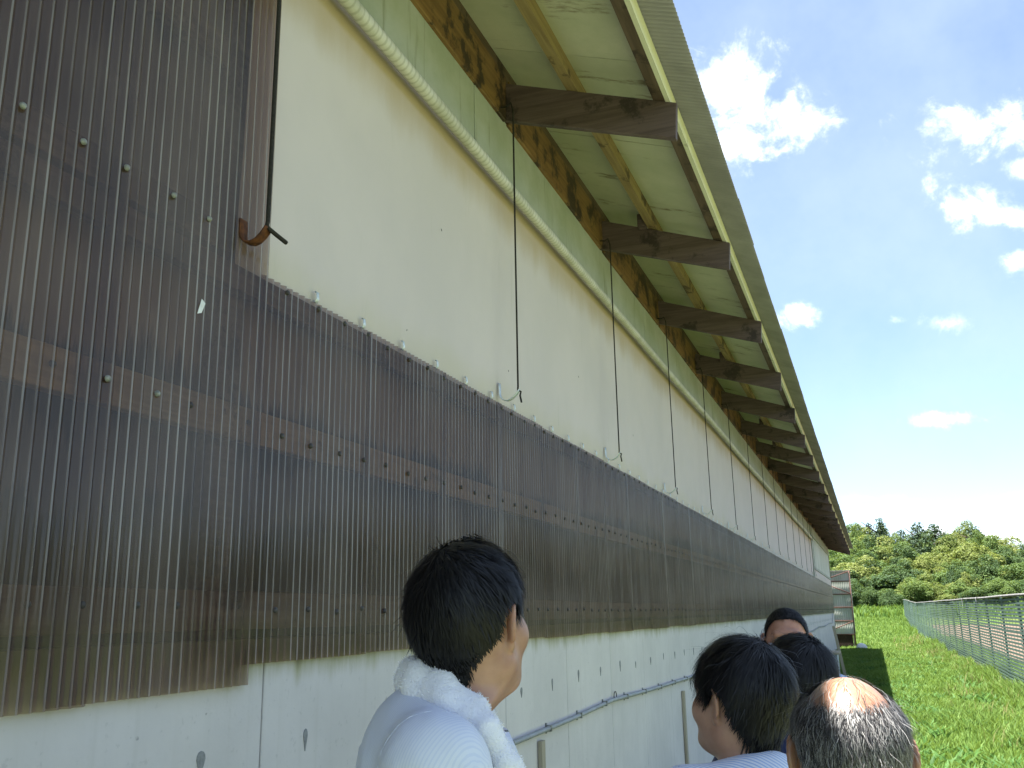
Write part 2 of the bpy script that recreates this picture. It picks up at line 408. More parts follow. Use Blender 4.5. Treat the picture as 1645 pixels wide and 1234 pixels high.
def prism(name, prof, axis, a, b):
    """extrude a 2D outline along an axis; outline coordinates are the two other axes in order"""
    n = len(prof); V = []
    for t in (a, b):
        for (p, q) in prof:
            V.append({0: (t, p, q), 1: (p, t, q), 2: (p, q, t)}[axis])
    Fs = [tuple(range(n))[::-1], tuple(range(n, 2*n))] + [(i, (i+1) % n, n+(i+1) % n, n+i) for i in range(n)]
    me = pydata(name, V, Fs); bm = bmesh.new(); bm.from_mesh(me); bmesh.ops.recalc_face_normals(bm, faces=bm.faces[:]); bm.to_mesh(me); bm.free()
    return me
rng = np.random.default_rng(11); random.seed(11)

# ------------------------------------------------------------------ ground, hill, field
def sstep(x, a, b):
    t = np.clip((np.asarray(x, float)-a)/(b-a), 0, 1); return t*t*(3-2*t)
def ground_z(x, y):
    return 1.35*sstep(y, 60, 118) + .02*np.sin(np.asarray(x)*.9+np.asarray(y)*.35)*sstep(y, 8, 14)
def hill_z(x, y):
    return ground_z(x, y) - .25 + 5.6*sstep(y, 114, 182) - .055*np.maximum(np.asarray(x)-12, 0)*sstep(y, 125, 170)
def sheet(name, xs, ys, zf, mat):
    X, Y = np.meshgrid(xs, ys, indexing='ij'); Z = zf(X, Y)
    V = np.stack([X, Y, Z], -1).reshape(-1, 3); nx, ny = len(xs), len(ys)
    I = np.arange(nx*ny).reshape(nx, ny)
    Fq = np.stack([I[:-1, :-1], I[1:, :-1], I[1:, 1:], I[:-1, 1:]], -1).reshape(-1, 4)
    return link(name, npmesh(name, V, Fq), mat, smooth=True)
gr = sheet('ground', np.concatenate([[-1500, -400, -90], np.arange(-40, 60, 2.), [120, 400, 1500]]),
           np.concatenate([[-1500, -300, -60], np.arange(-20, 260, 2.), [400, 900, 2500]]), ground_z, 'ground')
gr['kind'] = 'structure'
hl = sheet('hill', np.arange(-90, 130, 3.), np.arange(108, 260, 3.), hill_z, 'hill_soil'); hl['kind'] = 'structure'
so_ = sheet('soil_field', np.arange(5.5, 60, 2.), np.arange(10, 82, 2.), lambda x, y: ground_z(x, y)+.03, 'soil'); so_['kind'] = 'structure'

yd = sheet('bounce_yard', np.array([-.01, 2, 4, 8, 16]), np.arange(-40, 6.1, 2.), lambda x, y: 0*x+.012, 'bounce_ground'); yd['kind'] = 'structure'  # unseen surface added round the camera to bounce light onto wall and soffit

# ------------------------------------------------------------------ the barn
barn = thing('barn', 'long livestock barn with smoked corrugated cladding, beige roll curtain and deep wooden eaves', 'barn', (0, 0, 0))
YA, YB = -2.5, 42.2                      # extent of the long wall
EAVE_X, EAVE_Z, SL = 1.005, 4.117, .35
PH = .09                                  # purlin height
rtop = lambda X: 4.365-.35*X              # top of rafters
rbot = lambda X: 4.15-.325*X

# concrete plinth wall, one cast panel per formwork board
seams = [4.01+.9*k for k in range(-7, 43)]
pan = box('concrete_panel', -.19, -.012, .0035, .8965, -.1, 1.60, .002)
for y in seams:
    if y+.9 > YB+.4: break
    o = link('concrete_panel', pan, 'concrete', barn, (0, y, 0))
link('wall_core', box('wall_core', -.24, -.195, YA, YB, -.1, 4.3), 'backing', barn)
# teardrop plugs over the tie holes
prof = [(.014*math.sin(t)*(1 if t < math.pi else 1), .018*math.cos(t)) for t in np.linspace(-2.2, 2.2, 9)] + [(0.0, -.042)]
plug = prism('tie_hole_plug', prof, 0, -.013, -.0095)
for k in range(86):
    y = 1.97+.45*k
    if y < YB:
        o = link('tie_hole_plug', plug, 'cone_plug', barn, (0, y+random.uniform(-.02, .02), 1.327+random.uniform(-.012, .012)))
        o.scale = (1, random.uniform(.6, 1.15), random.uniform(.7, 1.3))

# backing and battens behind the see-through sheets
link('inner_lining', box('inner_lining', -.195, -.105, YA, YB, 1.58, 2.62), 'backing', barn)
link('inner_lining', box('inner_lining', -.195, -.105, YA, 2.02, 2.622, 4.42), 'backing', barn)
for z0, z1 in ((1.625, 1.722), (2.112, 2.205), (2.53, 2.600)):
    y = YA
    while y < YB:
        L = random.uniform(3.4, 4.0); y1 = min(y+L, YB)
        dz = random.uniform(-.006, .006)
        link('batten', box('batten', -.045, -.0085, y, y1-.004, z0+dz, z1+dz, .002), 'batten_wood' if z0 == 2.112 else 'batten_dark', barn); y = y1
for z0, z1 in ((2.615, 2.70), (3.15, 3.24)):
    link('batten', box('batten', -.045, -.0085, YA, 1.90, z0, z1, .002), 'batten_dark', barn)
for y in (1.985, .95, .02):
    link('stud', box('stud', -.100, -.047, y, y+.10, 1.6, 4.30, .002), 'batten_dark', barn)

# corrugated smoked sheets
PITCH, AMP = .032, .0046
def corr(name, n_ribs, z0, z1, samp=10, pitch=PITCH, amp=AMP, tilt=.0045):
    n = int(n_ribs*samp)+1; ys = np.arange(n)*pitch/samp
    xs = amp*np.cos(2*np.pi*ys/pitch) + tilt*ys
    zs = np.linspace(z0, z1, 4)
    V = np.array([(x, y, z) for z in zs for x, y in zip(xs, ys)])
    Fq = [(r*n+i, r*n+i+1, (r+1)*n+i+1, (r+1)*n+i) for r in range(3) for i in range(n-1)]
    return npmesh(name, V, Fq)
low_me = corr('corrugated_sheet', 20.5, 1.54, 2.606); tall_me = corr('corrugated_sheet', 20.5, 1.487, 4.36)
y = 2.085; k = 0
while y < YB-.1:
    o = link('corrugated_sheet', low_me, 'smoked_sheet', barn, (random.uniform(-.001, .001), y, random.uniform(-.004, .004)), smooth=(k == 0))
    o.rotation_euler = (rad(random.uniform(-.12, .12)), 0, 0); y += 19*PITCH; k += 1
k = 0
for y in (2.112-20.5*PITCH, 2.112-39.5*PITCH+.064, 2.112-58.5*PITCH+.064, 2.112-77.5*PITCH+.064, 2.112-96.5*PITCH+.064, 2.112-115.5*PITCH+.064):
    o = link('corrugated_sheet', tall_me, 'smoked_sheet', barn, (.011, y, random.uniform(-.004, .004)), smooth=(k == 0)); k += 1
# screws with round caps
def lathe(name, prof, seg=10):
    V = [(p[0], p[1]*math.cos(2*math.pi*k/seg), p[1]*math.sin(2*math.pi*k/seg)) for p in prof for k in range(seg)]
    Fs = [(i*seg+k, i*seg+(k+1) % seg, (i+1)*seg+(k+1) % seg, (i+1)*seg+k) for i in range(len(prof)-1) for k in range(seg)]
    Fs.append(tuple((len(prof)-1)*seg+k for k in range(seg)))
    return pydata(name, V, Fs)
scr_d = lathe('screw', [(0, .0085), (.004, .008), (.0065, .0045), (.007, .001)], 8)
scr_g = lathe('screw', [(0, .0078), (.004, .0074), (.007, .0048), (.008, .001)], 8)
far_screws = []
def screw(y, z, big=False):
    x = .0165 if big else .0055
    if y < 13.5:
        o = link('screw', scr_g if big else scr_d, 'screw_grey' if big else 'screw_dark', barn, (x, y, z), smooth=True)
    else:
        far_screws.append((.004, .011, y-.007, y+.007, z-.007, z+.007))
for y in np.arange(2.22, YB, .157):
    for z in (1.672, 2.155, 2.585):
        screw(y+random.uniform(-.012, .012), z+random.uniform(-.006, .006))
for y in (1.25, 1.41, 1.54, 1.70, 1.835):
    screw(y, 2.665+random.uniform(-.004, .004), True)
for i, y in enumerate((1.26, 1.40, 1.54, 1.695, 1.825, 2.06)):
    screw(y, 2.165, i in (2, 3)); screw(y, 1.685)
fs = link('screw', boxes('far_screws', far_screws), 'screw_dark', barn); fs['kind'] = 'stuff'
# scrap of torn tape on a sheet edge
link('tape_scrap', pydata('tape_scrap', [(.021, 1.81, 2.395), (.024, 1.822, 2.40), (.026, 1.832, 2.428), (.022, 1.822, 2.438)], [(0, 1, 2, 3)]), 'white_plastic', barn)

# curtain, gently uneven
YC0, YC1 = 2.0, 29.6
ys = np.concatenate([np.arange(YC0, 14, .06), np.arange(14, YC1+.01, .25)]); zs = np.linspace(2.56, 3.74, 22)
V = []
for z in zs:
    for y in ys:
        t = (z-2.56)/1.18
        d = .010*mnoise.noise(Vector((y*.9, z*1.5, 3))) + .004*mnoise.noise(Vector((y*5, z*.8, 9))) + .003*mnoise.noise(Vector((y*9+z*6, z*3, 1)))
        V.append((-.022 + d*math.sin(math.pi*min(1, t*1.1+.06)) + .018*t, y, z))
n = len(ys)
cur = link('curtain', npmesh('curtain', V, [(r*n+i, r*n+i+1, (r+1)*n+i+1, (r+1)*n+i) for r in range(len(zs)-1) for i in range(n-1)]), 'curtain', barn, smooth=True)
# old staple tears and fly specks on the curtain
mark = prism('curtain_mark', [(-.006, -.004), (.002, -.009), (.006, .002), (.001, .010), (-.004, .006)], 0, 0, .0012)
for (my, mz) in ((4.10, 2.80), (3.31, 3.22), (5.3, 3.05), (6.7, 2.93), (3.02, 2.70)):
    t_ = (mz-2.56)/1.18
    o = link('curtain_mark', mark, 'screw_dark', barn, (-.0135+.018*t_, my, mz)); o.rotation_euler.x = random.uniform(0, 6.28); o.scale = (1, random.uniform(.3, .6), random.uniform(.4, .7))
# winding pole along its head
pts = [(.052+.003*math.sin(y*.8), y, 3.700+.004*math.sin(y*1.3)) for y in np.arange(YC0+.0, YC1+.2, .3)]
link('curtain_pole', tube('curtain_pole', pts, .0275, 14), 'pole_wrap', barn, smooth=True)
# bright spring clips on the curtain hem
clip = tube('clip', [(.0, 0, -.012), (.006, 0, -.016), (.012, 0, -.006), (.011, 0, .012), (.004, 0, .016)], .0032, 6)
for y in np.arange(2.39, YC1, .295):
    o = link('clip', clip, 'galvanised', barn, (-.014, y, 2.628), smooth=True); o.scale = (1, 2.4, 1.1)
# board between curtain head and wall plate: separate lengths
for i, y in enumerate(np.arange(YC0-.1, YC1-.2, 1.82)):
    y1 = min(y+1.82, YC1)
    link('head_board', box('head_board', -.06, -.020+.002*(i % 2), y, y1-.006, 3.60, 4.15, .002), 'green_board', barn)
link('head_board', box('head_board', -.06, -.021, YA, YC0-.108, 3.60, 4.15), 'green_board', barn)
# glazed vent section beyond the curtain
link('vent_frame', boxes('vent_frame', [(-.05, .012, YC1+.02, YC1+.10, 2.61, 4.14), (-.05, .012, YC1+.103, YB, 2.86, 2.93), (-.05, .010, YC1+.103, YB, 3.86, 4.14)]), 'green_board', barn)
link('vent_pane', box('vent_pane', -.045, -.02, YC1+.103, YB, 2.932, 3.858), 'pale_sheet', barn)
link('vent_apron', box('vent_apron', -.045, -.012, YC1+.103, YB, 2.60, 2.858), 'curtain', barn)

# rafters, wall plate, blocking, purlins
raft_y = [4.105+1.905*k for k in range(-3, 21)]
prf = [(-.30, rbot(-.30)), (.862, rbot(.862)), (.876, rtop(.876)), (-.30, rtop(-.30))]
raf = prism('rafter', prf, 1, 0, .038)
bmx = bmesh.new(); bmx.from_mesh(raf); bmesh.ops.bevel(bmx, geom=bmx.edges[:], offset=.003, segments=1, affect='EDGES'); bmx.to_mesh(raf); bmx.free()
for y in raft_y:
    o = link('rafter', raf, 'rafter_wood', barn, (random.uniform(-.006, .004), y+random.uniform(-.012, .012), random.uniform(-.004, .004)))
for i, y in enumerate(raft_y[:-1]):
    link('wall_plate', box('wall_plate', -.10, 0.0, y+.040, raft_y[i+1]-.003, 4.137, 4.40, .004), 'beam_wood', barn)
def purlin(name, xa, xb, mat, h=PH, zoff=0.0):
    y = -2.4
    while y < YB+.4:
        y1 = min(y+3.81, YB+.4)
        pr = [(xa, rtop(xa)+zoff+.001), (xb, rtop(xb)+zoff+.001), (xb, rtop(xb)+h), (xa, rtop(xa)+h)]
        o = link(name, prism(name, pr, 1, y, y1-.003), mat, barn); o.location.z = random.uniform(0, .001)
        y = y1
purlin('purlin', .325, .385, 'purlin_wood')
purlin('purlin', -.06, -.005, 'dark_purlin')
purlin('purlin', .765, .824, 'dark_purlin')
purlin('fascia_board', .826, .850, 'fascia_wood', PH-.001, -.004)
for k in (4, 6, 8, 9, 11, 13):
    y = raft_y[k]
    link('cleat', box('cleat', .268, .322, y-.075, y-.004, rtop(.30)-.02, rtop(.30)+.075, .003), 'rafter_wood', barn)
# soffit boards over the purlins
zs_ = lambda X: rtop(X)+PH+.001
for i, y in enumerate(np.arange(-2.45, YB+.4, .91)):
    y1 = min(y+.91, YB+.42); t = .001*(i % 2)
    pr = [(-.30, zs_(-.30)+t), (.848, zs_(.848)+t), (.848, zs_(.848)+.010), (-.30, zs_(-.30)+.010)]
    link('soffit_board', prism('soffit_board', pr, 1, y, y1-.005), 'soffit_board', barn)
# corrugated roof sheets, eave to ridge
RX0, RP = -6.2, .032
n = int(24.5*10)+1
ysr = np.arange(n)*RP/10
xs4 = np.array([1.005, .60, -2.5, RX0])
V = [(X, yy, zs_(X)+.0165+.0052*math.cos(2*math.pi*yy/RP)+.004*yy) for X in xs4 for yy in ysr]
V += [(X, yy, zs_(X)+.0185+.0052*math.cos(2*math.pi*yy/RP)+.004*yy) for X in xs4 for yy in ysr]
Fq = [(r*n+i, (r+1)*n+i, (r+1)*n+i+1, r*n+i+1) for r in range(3) for i in range(n-1)]
Fq += [(4*n+r*n+i, 4*n+r*n+i+1, 4*n+(r+1)*n+i+1, 4*n+(r+1)*n+i) for r in range(3) for i in range(n-1)]
Fq += [(i, i+1, 4*n+i+1, 4*n+i) for i in range(n-1)]
rs = npmesh('roof_sheet', V, Fq)
for i, y in enumerate(np.arange(-2.6, YB-.2, 23*RP)):
    link('roof_sheet', rs, 'roof_sheet', barn, (random.uniform(-.004, .004), y, 0), smooth=(i == 0))
# far roof slope, gables and rear wall
zr = zs_(RX0)
link('rear_roof', prism('rear_roof', [(RX0-.02, zr+.03), (RX0*2-1.0, zs_(1.005)+.03), (RX0*2-1.0, zs_(1.005)), (RX0-.02, zr)], 1, -2.6, YB+.4), 'roof_top', barn)
link('rear_wall', box('rear_wall', RX0*2-.2, RX0*2, YA, YB, -.1, 4.0), 'concrete', barn)
for y in (YA-.1, YB):
    link('gable_wall', prism('gable_wall', [(RX0*2, -.1), (-.245, -.1), (-.245, 4.28), (RX0, zr-.10), (RX0*2, 4.28)], 1, y, y+.1), 'concrete', barn)
link('wall_corner', box('wall_corner', -.245, -.004, YB, YB+.1, -.1, 4.12), 'concrete', barn)

# cords hanging from the eaves to strap hooks
def strap(name, pts, wd, th):
    P = [Vector((p[0], 0, p[1])) for p in pts]; V, Fs = [], []
    for i, p in enumerate(P):
        t = (P[min(i+1, len(P)-1)]-P[max(0, i-1)]).normalized(); nn = Vector((t.z, 0, -t.x))
        for s in (-1, 1):
            for q in (-1, 1):
                V.append(p+nn*th*.5*s+Vector((0, wd*.5*q, 0)))
    for i in range(len(P)-1):
        a, b = i*4, (i+1)*4
        Fs += [(a, a+1, b+1, b), (a+2, b+2, b+3, a+3), (a, b, b+2, a+2), (a+1, a+3, b+3, b+1)]
    Fs += [(0, 2, 3, 1), tuple(len(V)-4+j for j in (0, 1, 3, 2))]
    return pydata(name, V, Fs)
hookp = [(.004, .055), (.006, .03), (.006, .005), (.010, -.012), (.024, -.027), (.045, -.032), (.065, -.026), (.085, -.010), (.098, .006), (.104, .014)]
hook_g = strap('hook', hookp, .022, .004); hook_r = strap('hook', hookp, .032, .006)
bm = bmesh.new()
for k, y in enumerate([1.975] + [q-.135 for q in raft_y[3:] if q < YC1]):
    zb = 2.653 if k else 2.668
    rusty = k == 0
    o = link('hook', hook_r if rusty else hook_g, 'rust' if rusty else 'galvanised', barn, (.014 if rusty else -.012, y, zb+.0), smooth=True)
    if rusty: o.scale = (.85, 1, .85)
    if rusty: o['label'] = 'rusty hook'
    x = .085 if k else .098
    zt = 4.17
    pts = [(x+.012, y+.012, zb-.045), (x+.008, y+.004, zb-.012), (x+.012, y+.006, zb+.006), (x, y-.004, zb+.014), (x, y, zb+.03), (x-.002, y+.004, 3.4), (x-.004, y+.01, zt-.05), (x-.02, y+.02, zt), (x-.045, y+.03, zt-.01), (.0, y+.05, zt+.005)]
    if not k:
        pts = [(x+.01, y+.075, zb-.006), (x+.006, y+.03, zb+.002), (x+.010, y+.002, zb+.002)] + pts[3:]
    link('cord', tube('cord', pts, .0044 if k else .0062, 6), 'cord', barn, smooth=True)

# conduit along the plinth with saddles
cpx = [(700, 1243), (805, 1203), (870, 1176), (925, 1153), (985, 1125), (1050, 1107), (1120, 1085)]
cp = [on_x(a, b, .012) for a, b in cpx]
pts = [(.006, 3.1, 1.085)] + [(.006, q[1], q[2]) for q in cp[1:]]
for y in np.arange(10.5, 39.5, 1.6):
    pts.append((.006, y, 1.10+.0025*(y-9)+.02*math.sin(y*.9)))
pts.append((.006, 40.0, 1.52))
link('conduit', tube('conduit', pts, .0115, 10), 'conduit', barn, smooth=True)
sad = boxes('conduit_saddle', [(-.012, .019, -.006, .006, -.0145, .0145), (-.012, -.007, -.006, .006, -.024, .024)])
ptsV = [Vector(p) for p in pts]
def czat(y):
    for a, b in zip(ptsV, ptsV[1:]):
        if a.y <= y <= b.y: return a.z+(b.z-a.z)*(y-a.y)/(b.y-a.y)
    return 1.1
for y in np.arange(4.02, 34, .52):
    link('conduit_saddle', sad, 'screw_grey', barn, (.001, y, czat(y)))
link('cable_tie', tube('cable_tie', [(.004, 5.83+.03*math.sin(t), czat(5.83)+.018+.028*math.cos(t)) for t in np.linspace(-2.6, 3.1, 12)], .003, 5), 'screw_dark', barn)

# pale battens standing against the plinth
for (px, py, lab) in ((879, 1190, 'short pale wooden stake standing against the concrete near the towel wearer'), (1103, 1110, 'thin pale wooden stake against concrete beside the man in striped collar')):
    q = on_x(px, py, .03)
    st = box('wooden_stake', 0, .022, -.024, .024, -.02, q[2], .002)
    o = link('wooden_stake', st, 'pale_wood', None, (-.009, q[1], 0)); tag(o, lab, 'stake', 'stakes against the plinth')

# ------------------------------------------------------------------ things by the far end of the barn
an = thing('pipe_framed_annex', 'pale corrugated annex with rusty red pipe frame at the end of barn', 'annex', (0, 44.0, 0))
V = []; n = 240
for z in (0.62, 3.28):
    for i in range(n):
        V.append((-3.0+3.68*i/(n-1), .006*math.cos(i*1.05), z))
link('panel', npmesh('panel', V, [(i, i+1, n+i+1, n+i) for i in range(n-1)]), 'pale_sheet', an, smooth=True)
link('roof', box('roof', -3.1, .74, -.05, 3.0, 3.285, 3.32), 'roof_top', an)
link('side_panel', box('side_panel', .655, .68, .03, 3.0, .62, 3.28), 'pale_sheet', an)
for i, z in enumerate((.62, 1.18, 1.75, 2.31, 2.86)):
    link('pipe', tube('pipe', [(-3, -.05, z), (.68, -.05, z)], .022, 8), 'red_pipe', an, smooth=True)
link('pipe', tube('pipe', [(.70, -.05, 0), (.70, -.05, 3.3)], .022, 8), 'red_pipe', an, smooth=True)
link('pipe', tube('pipe', [(-.3, -.09, 2.95), (.68, -.09, 3.27)], .02, 8), 'red_pipe', an, smooth=True)
link('pipe', tube('pipe', [(-.3, -.09, 2.75), (.68, -.09, 2.33)], .02, 8), 'red_pipe', an, smooth=True)
link('pipe', tube('pipe', [(-.3, -.09, .78), (.68, -.09, 1.16)], .02, 8), 'red_pipe', an, smooth=True)
link('base_board', box('base_board', -3.0, .60, .02, .10, -.1, .615), 'dark_board', an)
link('post', box('post', .62, .69, -.02, .05, -.1, .60), 'pale_wood', an)
cb = thing('metal_cabinet', 'grey sheet metal cabinet with a ledge standing against the barn plinth', 'cabinet', (.41, 20, 0))
link('body', box('body', -.38, .37, 0, .9, 0, .80, .006), 'grey_metal', cb)
link('ledge', box('ledge', -.39, .41, -.03, .93, .801, .845, .004), 'pale_wood', cb)
link('corner_post', box('corner_post', .372, .40, -.02, .03, 0, .80), 'galvanised', cb)
pk = link('plank', box('plank', -.03, .03, -.012, .012, 0, 1.34, .002), 'pale_wood', None, (.66, 22.4, 0)); pk.rotation_euler = (0, rad(-8), 0)
pk.location = (.86, 22.4, -.02)
tag(pk, 'weathered plank leaning upright behind the grey metal cabinet', 'plank')
bm = bmesh.new(); bmesh.ops.create_icosphere(bm, subdivisions=3, radius=.22)
for v in bm.verts:
    d = 1+.22*mnoise.noise(v.co*5); v.co = Vector((v.co.x*d, v.co.y*d, max(v.co.z*.8*d, -.13)))
me = bpy.data.meshes.new('sack'); bm.to_mesh(me); bm.free()
o = link('sack', me, 'white_plastic', None, (.95, 42.6, .125), smooth=True); tag(o, 'white plastic sack lying on grass at the foot of the annex', 'sack')

# ------------------------------------------------------------------ fence
fx = 4.0
fence = thing('fence', 'long green slatted fence with pale top rail running beside the grass strip', 'fence', (fx, 20, 0))
BAY = 2.65
py_ = [11.85+BAY*k for k in range(30)]
ftop = lambda y: 1.83+.0030*(y-18)+.35*sstep(y, 60, 90)
fence_post = box('post', -.02, .02, -.02, .02, -.3, 1.86, .004)
for i, y in enumerate(py_):
    zb = float(ground_z(fx, y))
    o = link('post', fence_post, 'fence_post', fence, (.045, y-20, zb+ftop(y)-1.86-zb*1.0)); o.rotation_euler = (rad(random.uniform(-1.2, 1.2)), rad(random.uniform(-.6, .6)), 0)
nsl = 27
bay = boxes('slats', [(-.004, .004, 0, BAY-.004, .02+.067*k, .02+.067*k+(.052 if k in (9, 17) else .040)) for k in range(nsl)] +
            [(.005, .011, .1+.44*j, .108+.44*j, .02, 1.80) for j in range(6)])
for i, y in enumerate(py_[:-1]):
    o = link('slats', bay, 'fence_green', fence, (0, y-20, ftop(y)-1.83)); o['kind'] = 'stuff'
    o.rotation_euler = (math.atan2(ftop(y+BAY)-ftop(y), BAY)+rad(random.uniform(-.25, .25)), rad(random.uniform(-.8, .8)), 0)
link('top_rail', tube('top_rail', [(.01+.006*math.sin(y), y-20, ftop(y)+.022+.006*math.sin(y*1.7)) for y in py_], .026, 8), 'fence_rail', fence, smooth=True)
for y, l in ((30.6, .22), (26.6, .09)):
    V = [(-.035, -.06, .045), (.05, -.06, .045), (-.03, .09, .045), (.05, .09, .045), (-.034, -.03, -.05), (-.034, .06, -.05), (-.03, -.005, -l), (-.03, .03, -l)]
    o = link('rag', pydata('rag', V, [(0, 1, 3, 2), (0, 2, 5, 4), (4, 5, 7, 6)]), 'white_plastic', None, (fx, y, ftop(y)+.01))
    tag(o, 'torn white rag tied over the fence rail, hanging down' if l > .15 else 'small white scrap of plastic wrapped on fence rail', 'rag')

# ------------------------------------------------------------------ grass
def blades(name, P, H, W, lean, mat, extra=None):
    n = len(P); a = rng.uniform(0, 2*np.pi, n); b = rng.uniform(0, 2*np.pi, n)
    wv = np.stack([np.cos(a), np.sin(a), np.zeros(n)], 1)*W[:, None]*.5
    ld = np.stack([np.cos(b), np.sin(b), np.zeros(n)], 1)*(lean*H)[:, None]
    up = np.array([0, 0, 1.])
    p0 = P; p1 = P+up*(H*.6)[:, None]+ld*.35; p2 = P+up*(H*.95)[:, None]+ld
    V = np.stack([p0-wv, p0+wv, p1-wv*.8, p1+wv*.8, p2], 1).reshape(-1, 3)
    k = np.arange(n)[:, None]*5
    F3 = np.concatenate([k+[0, 1, 3], k+[0, 3, 2], k+[2, 3, 4]], 0)
    o = link(name, npmesh(name, V, F3), mat); return o
def scatter(n, xr, yr, power=1.0):
    # more blades near than far
    u = rng.uniform(0, 1, n)**power
    return np.stack([rng.uniform(*xr, n), yr[0]+(yr[1]-yr[0])*u, np.zeros(n)], 1)
P = np.concatenate([scatter(125000, (.05, 4.3), (6.5, 46), 1.45), scatter(14000, (-2, 5.2), (44, 92), 1.2), scatter(9000, (4.2, 5.6), (9, 60), 1.3), scatter(9000, (-12, 30), (88, 116), 1.)])
inb = (P[:, 0] < .05) & (P[:, 1] < 44); P = P[~inb]
P[:, 2] = ground_z(P[:, 0], P[:, 1])
cl = np.array([mnoise.noise(Vector((p[0]*.9, p[1]*.55, 0))) for p in P])
H = (.07+.13*np.clip(cl+.3, 0, 1))*rng.uniform(.6, 1.35, len(P)); 
edge = np.clip(1-np.abs(P[:, 0]-4.0)/.7, 0, 1); H *= 1+1.1*edge
dist = P[:, 1]; Wd = (.007+.00045*dist)*rng.uniform(.7, 1.5, len(P)); H *= 1+np.clip((dist-44)/50, 0, 1)*1.2
o = blades('grass', P, H, Wd, rng.uniform(.2, .9, len(P)), 'grass_blade'); tag(o, 'lush bright green grass covering the strip between barn and fence', 'grass'); o['kind'] = 'stuff'
# broad leaved weeds among the grass
P2 = scatter(26000, (.9, 4.2), (7, 40), 1.3); P2[:, 2] = ground_z(P2[:, 0], P2[:, 1])
cl = np.array([mnoise.noise(Vector((p[0]*1.3+7, p[1]*.8, 5))) for p in P2]); P2 = P2[cl > .05]
o = blades('weeds', P2, rng.uniform(.05, .17, len(P2)), rng.uniform(.025, .055, len(P2)), rng.uniform(.5, 1.3, len(P2)), 'weed_leaf'); tag(o, 'broad leaved low weeds growing in patches through the grass', 'weeds'); o['kind'] = 'stuff'
P3 = scatter(5000, (2.2, 4.3), (7, 60), 1.3); P3 = P3[np.array([mnoise.noise(Vector((p[0]*1.1, p[1]*.5, 3))) for p in P3])+.35*(P3[:, 0]-3.2) > .12]; P3[:, 2] = ground_z(P3[:, 0], P3[:, 1])
o = blades('dry_grass', P3, rng.uniform(.12, .36, len(P3)), .004+.00030*P3[:, 1], rng.uniform(.2, .8, len(P3)), 'dry_blade'); tag(o, 'thin straw coloured grass stems along the fence foot', 'grass'); o['kind'] = 'stuff'

# ------------------------------------------------------------------ trees on the hill
def leaf_cloud(centres, radii, n, size, seed, squash=.8, cone=False):
    r = np.random.default_rng(seed)
    c = r.choice(len(centres), n, p=radii**2/np.sum(radii**2))
    d = r.normal(size=(n, 3)); d /= np.linalg.norm(d, axis=1)[:, None]
    d[:, 2] = np.where(d[:, 2] < -.35, -d[:, 2], d[:, 2])
    rr = radii[c]*r.uniform(.72, 1.06, n)
    p = centres[c]+d*rr[:, None]*np.array([1, 1, squash])
    nr = d+r.normal(size=(n, 3))*.55+np.array([0, 0, .25]); nr /= np.linalg.norm(nr, axis=1)[:, None]
    t = np.cross(nr, r.normal(size=(n, 3))); t /= np.linalg.norm(t, axis=1)[:, None]; b = np.cross(nr, t)
    s = (size*r.uniform(.6, 1.4, n))[:, None]
    V = np.stack([p-t*s*.5, p+b*s*.32, p+t*s*.55, p-b*s*.32], 1).reshape(-1, 3)
    Fq = np.arange(n)[:, None]*4+np.arange(4)
    return V, Fq
def broad_mesh(seed, n=7000):
    r = np.random.default_rng(seed)
    cen = [(0, 0, .54), (.05*r.normal(), .05*r.normal(), .40)]; ra = [.30, .30]
    for i in range(22):
        a = r.uniform(0, 6.28); e = math.asin(r.uniform(-.45, 1)); q = r.uniform(.22, .42)
        cen.append((q*math.cos(e)*math.cos(a), q*math.cos(e)*math.sin(a), .52+q*1.05*math.sin(e))); ra.append(r.uniform(.06, .19))
    V, Fq = leaf_cloud(np.array(cen), np.array(ra), n, .036, seed, .98)
    return npmesh('crown', V, Fq)
def cedar_mesh(seed, n=8500):
    r = np.random.default_rng(seed); cen = []; ra = []
    for i in range(40):
        z = .10+.85*i/39; w_ = .25*(1.04-z)**.7
        for j in range(3 if z < .7 else 1):
            a = r.uniform(0, 6.28); q = w_*r.uniform(.05, .8)
            cen.append((q*math.cos(a), q*math.sin(a), z)); ra.append(.055+.15*(1-z))
    V, Fq = leaf_cloud(np.array(cen), np.array(ra), n, .034, seed, .7)
    return npmesh('crown', V, Fq)
def trunk_mesh(seed, h, limbs=5):
    r = random.Random(seed); V, Fs = [], []
    def add(me_pts, rr):
        me = tube('t', me_pts, rr, 6, False); k = len(V)
        V.extend([tuple(v.co) for v in me.vertices]); Fs.extend([tuple(i+k for i in p.vertices) for p in me.polygons]); bpy.data.meshes.remove(me)
    add([(0, 0, -.06), (.008, .005, h*.4), (.0, .012, h*.75), (.01, 0, h)], [.030, .022, .015, .006])
    for i in range(limbs):
        a = r.uniform(0, 6.28); z = h*r.uniform(.35, .8); L = r.uniform(.18, .34)
        add([(0, 0, z), (L*.5*math.cos(a), L*.5*math.sin(a), z+L*.3), (L*math.cos(a), L*math.sin(a), z+L*.65)], [.014, .009, .003])
    return pydata('trunk', V, Fs)
broads = [broad_mesh(s) for s in (3, 4, 5, 6)]; cedars = [cedar_mesh(s) for s in (13, 14)]
bt = [trunk_mesh(s, .72) for s in (21, 22)]; ct = trunk_mesh(23, .93, 2)
crowns = {}
def crown_of(kind, i):
    key = (kind, i)
    if key not in crowns:
        src = cedars[i % 2] if kind == 'cedar' else broads[i % 4]
        me = src.copy(); me.materials.clear(); me.materials.append(MAT['leaf_'+kind]); crowns[key] = me
    return crowns[key]
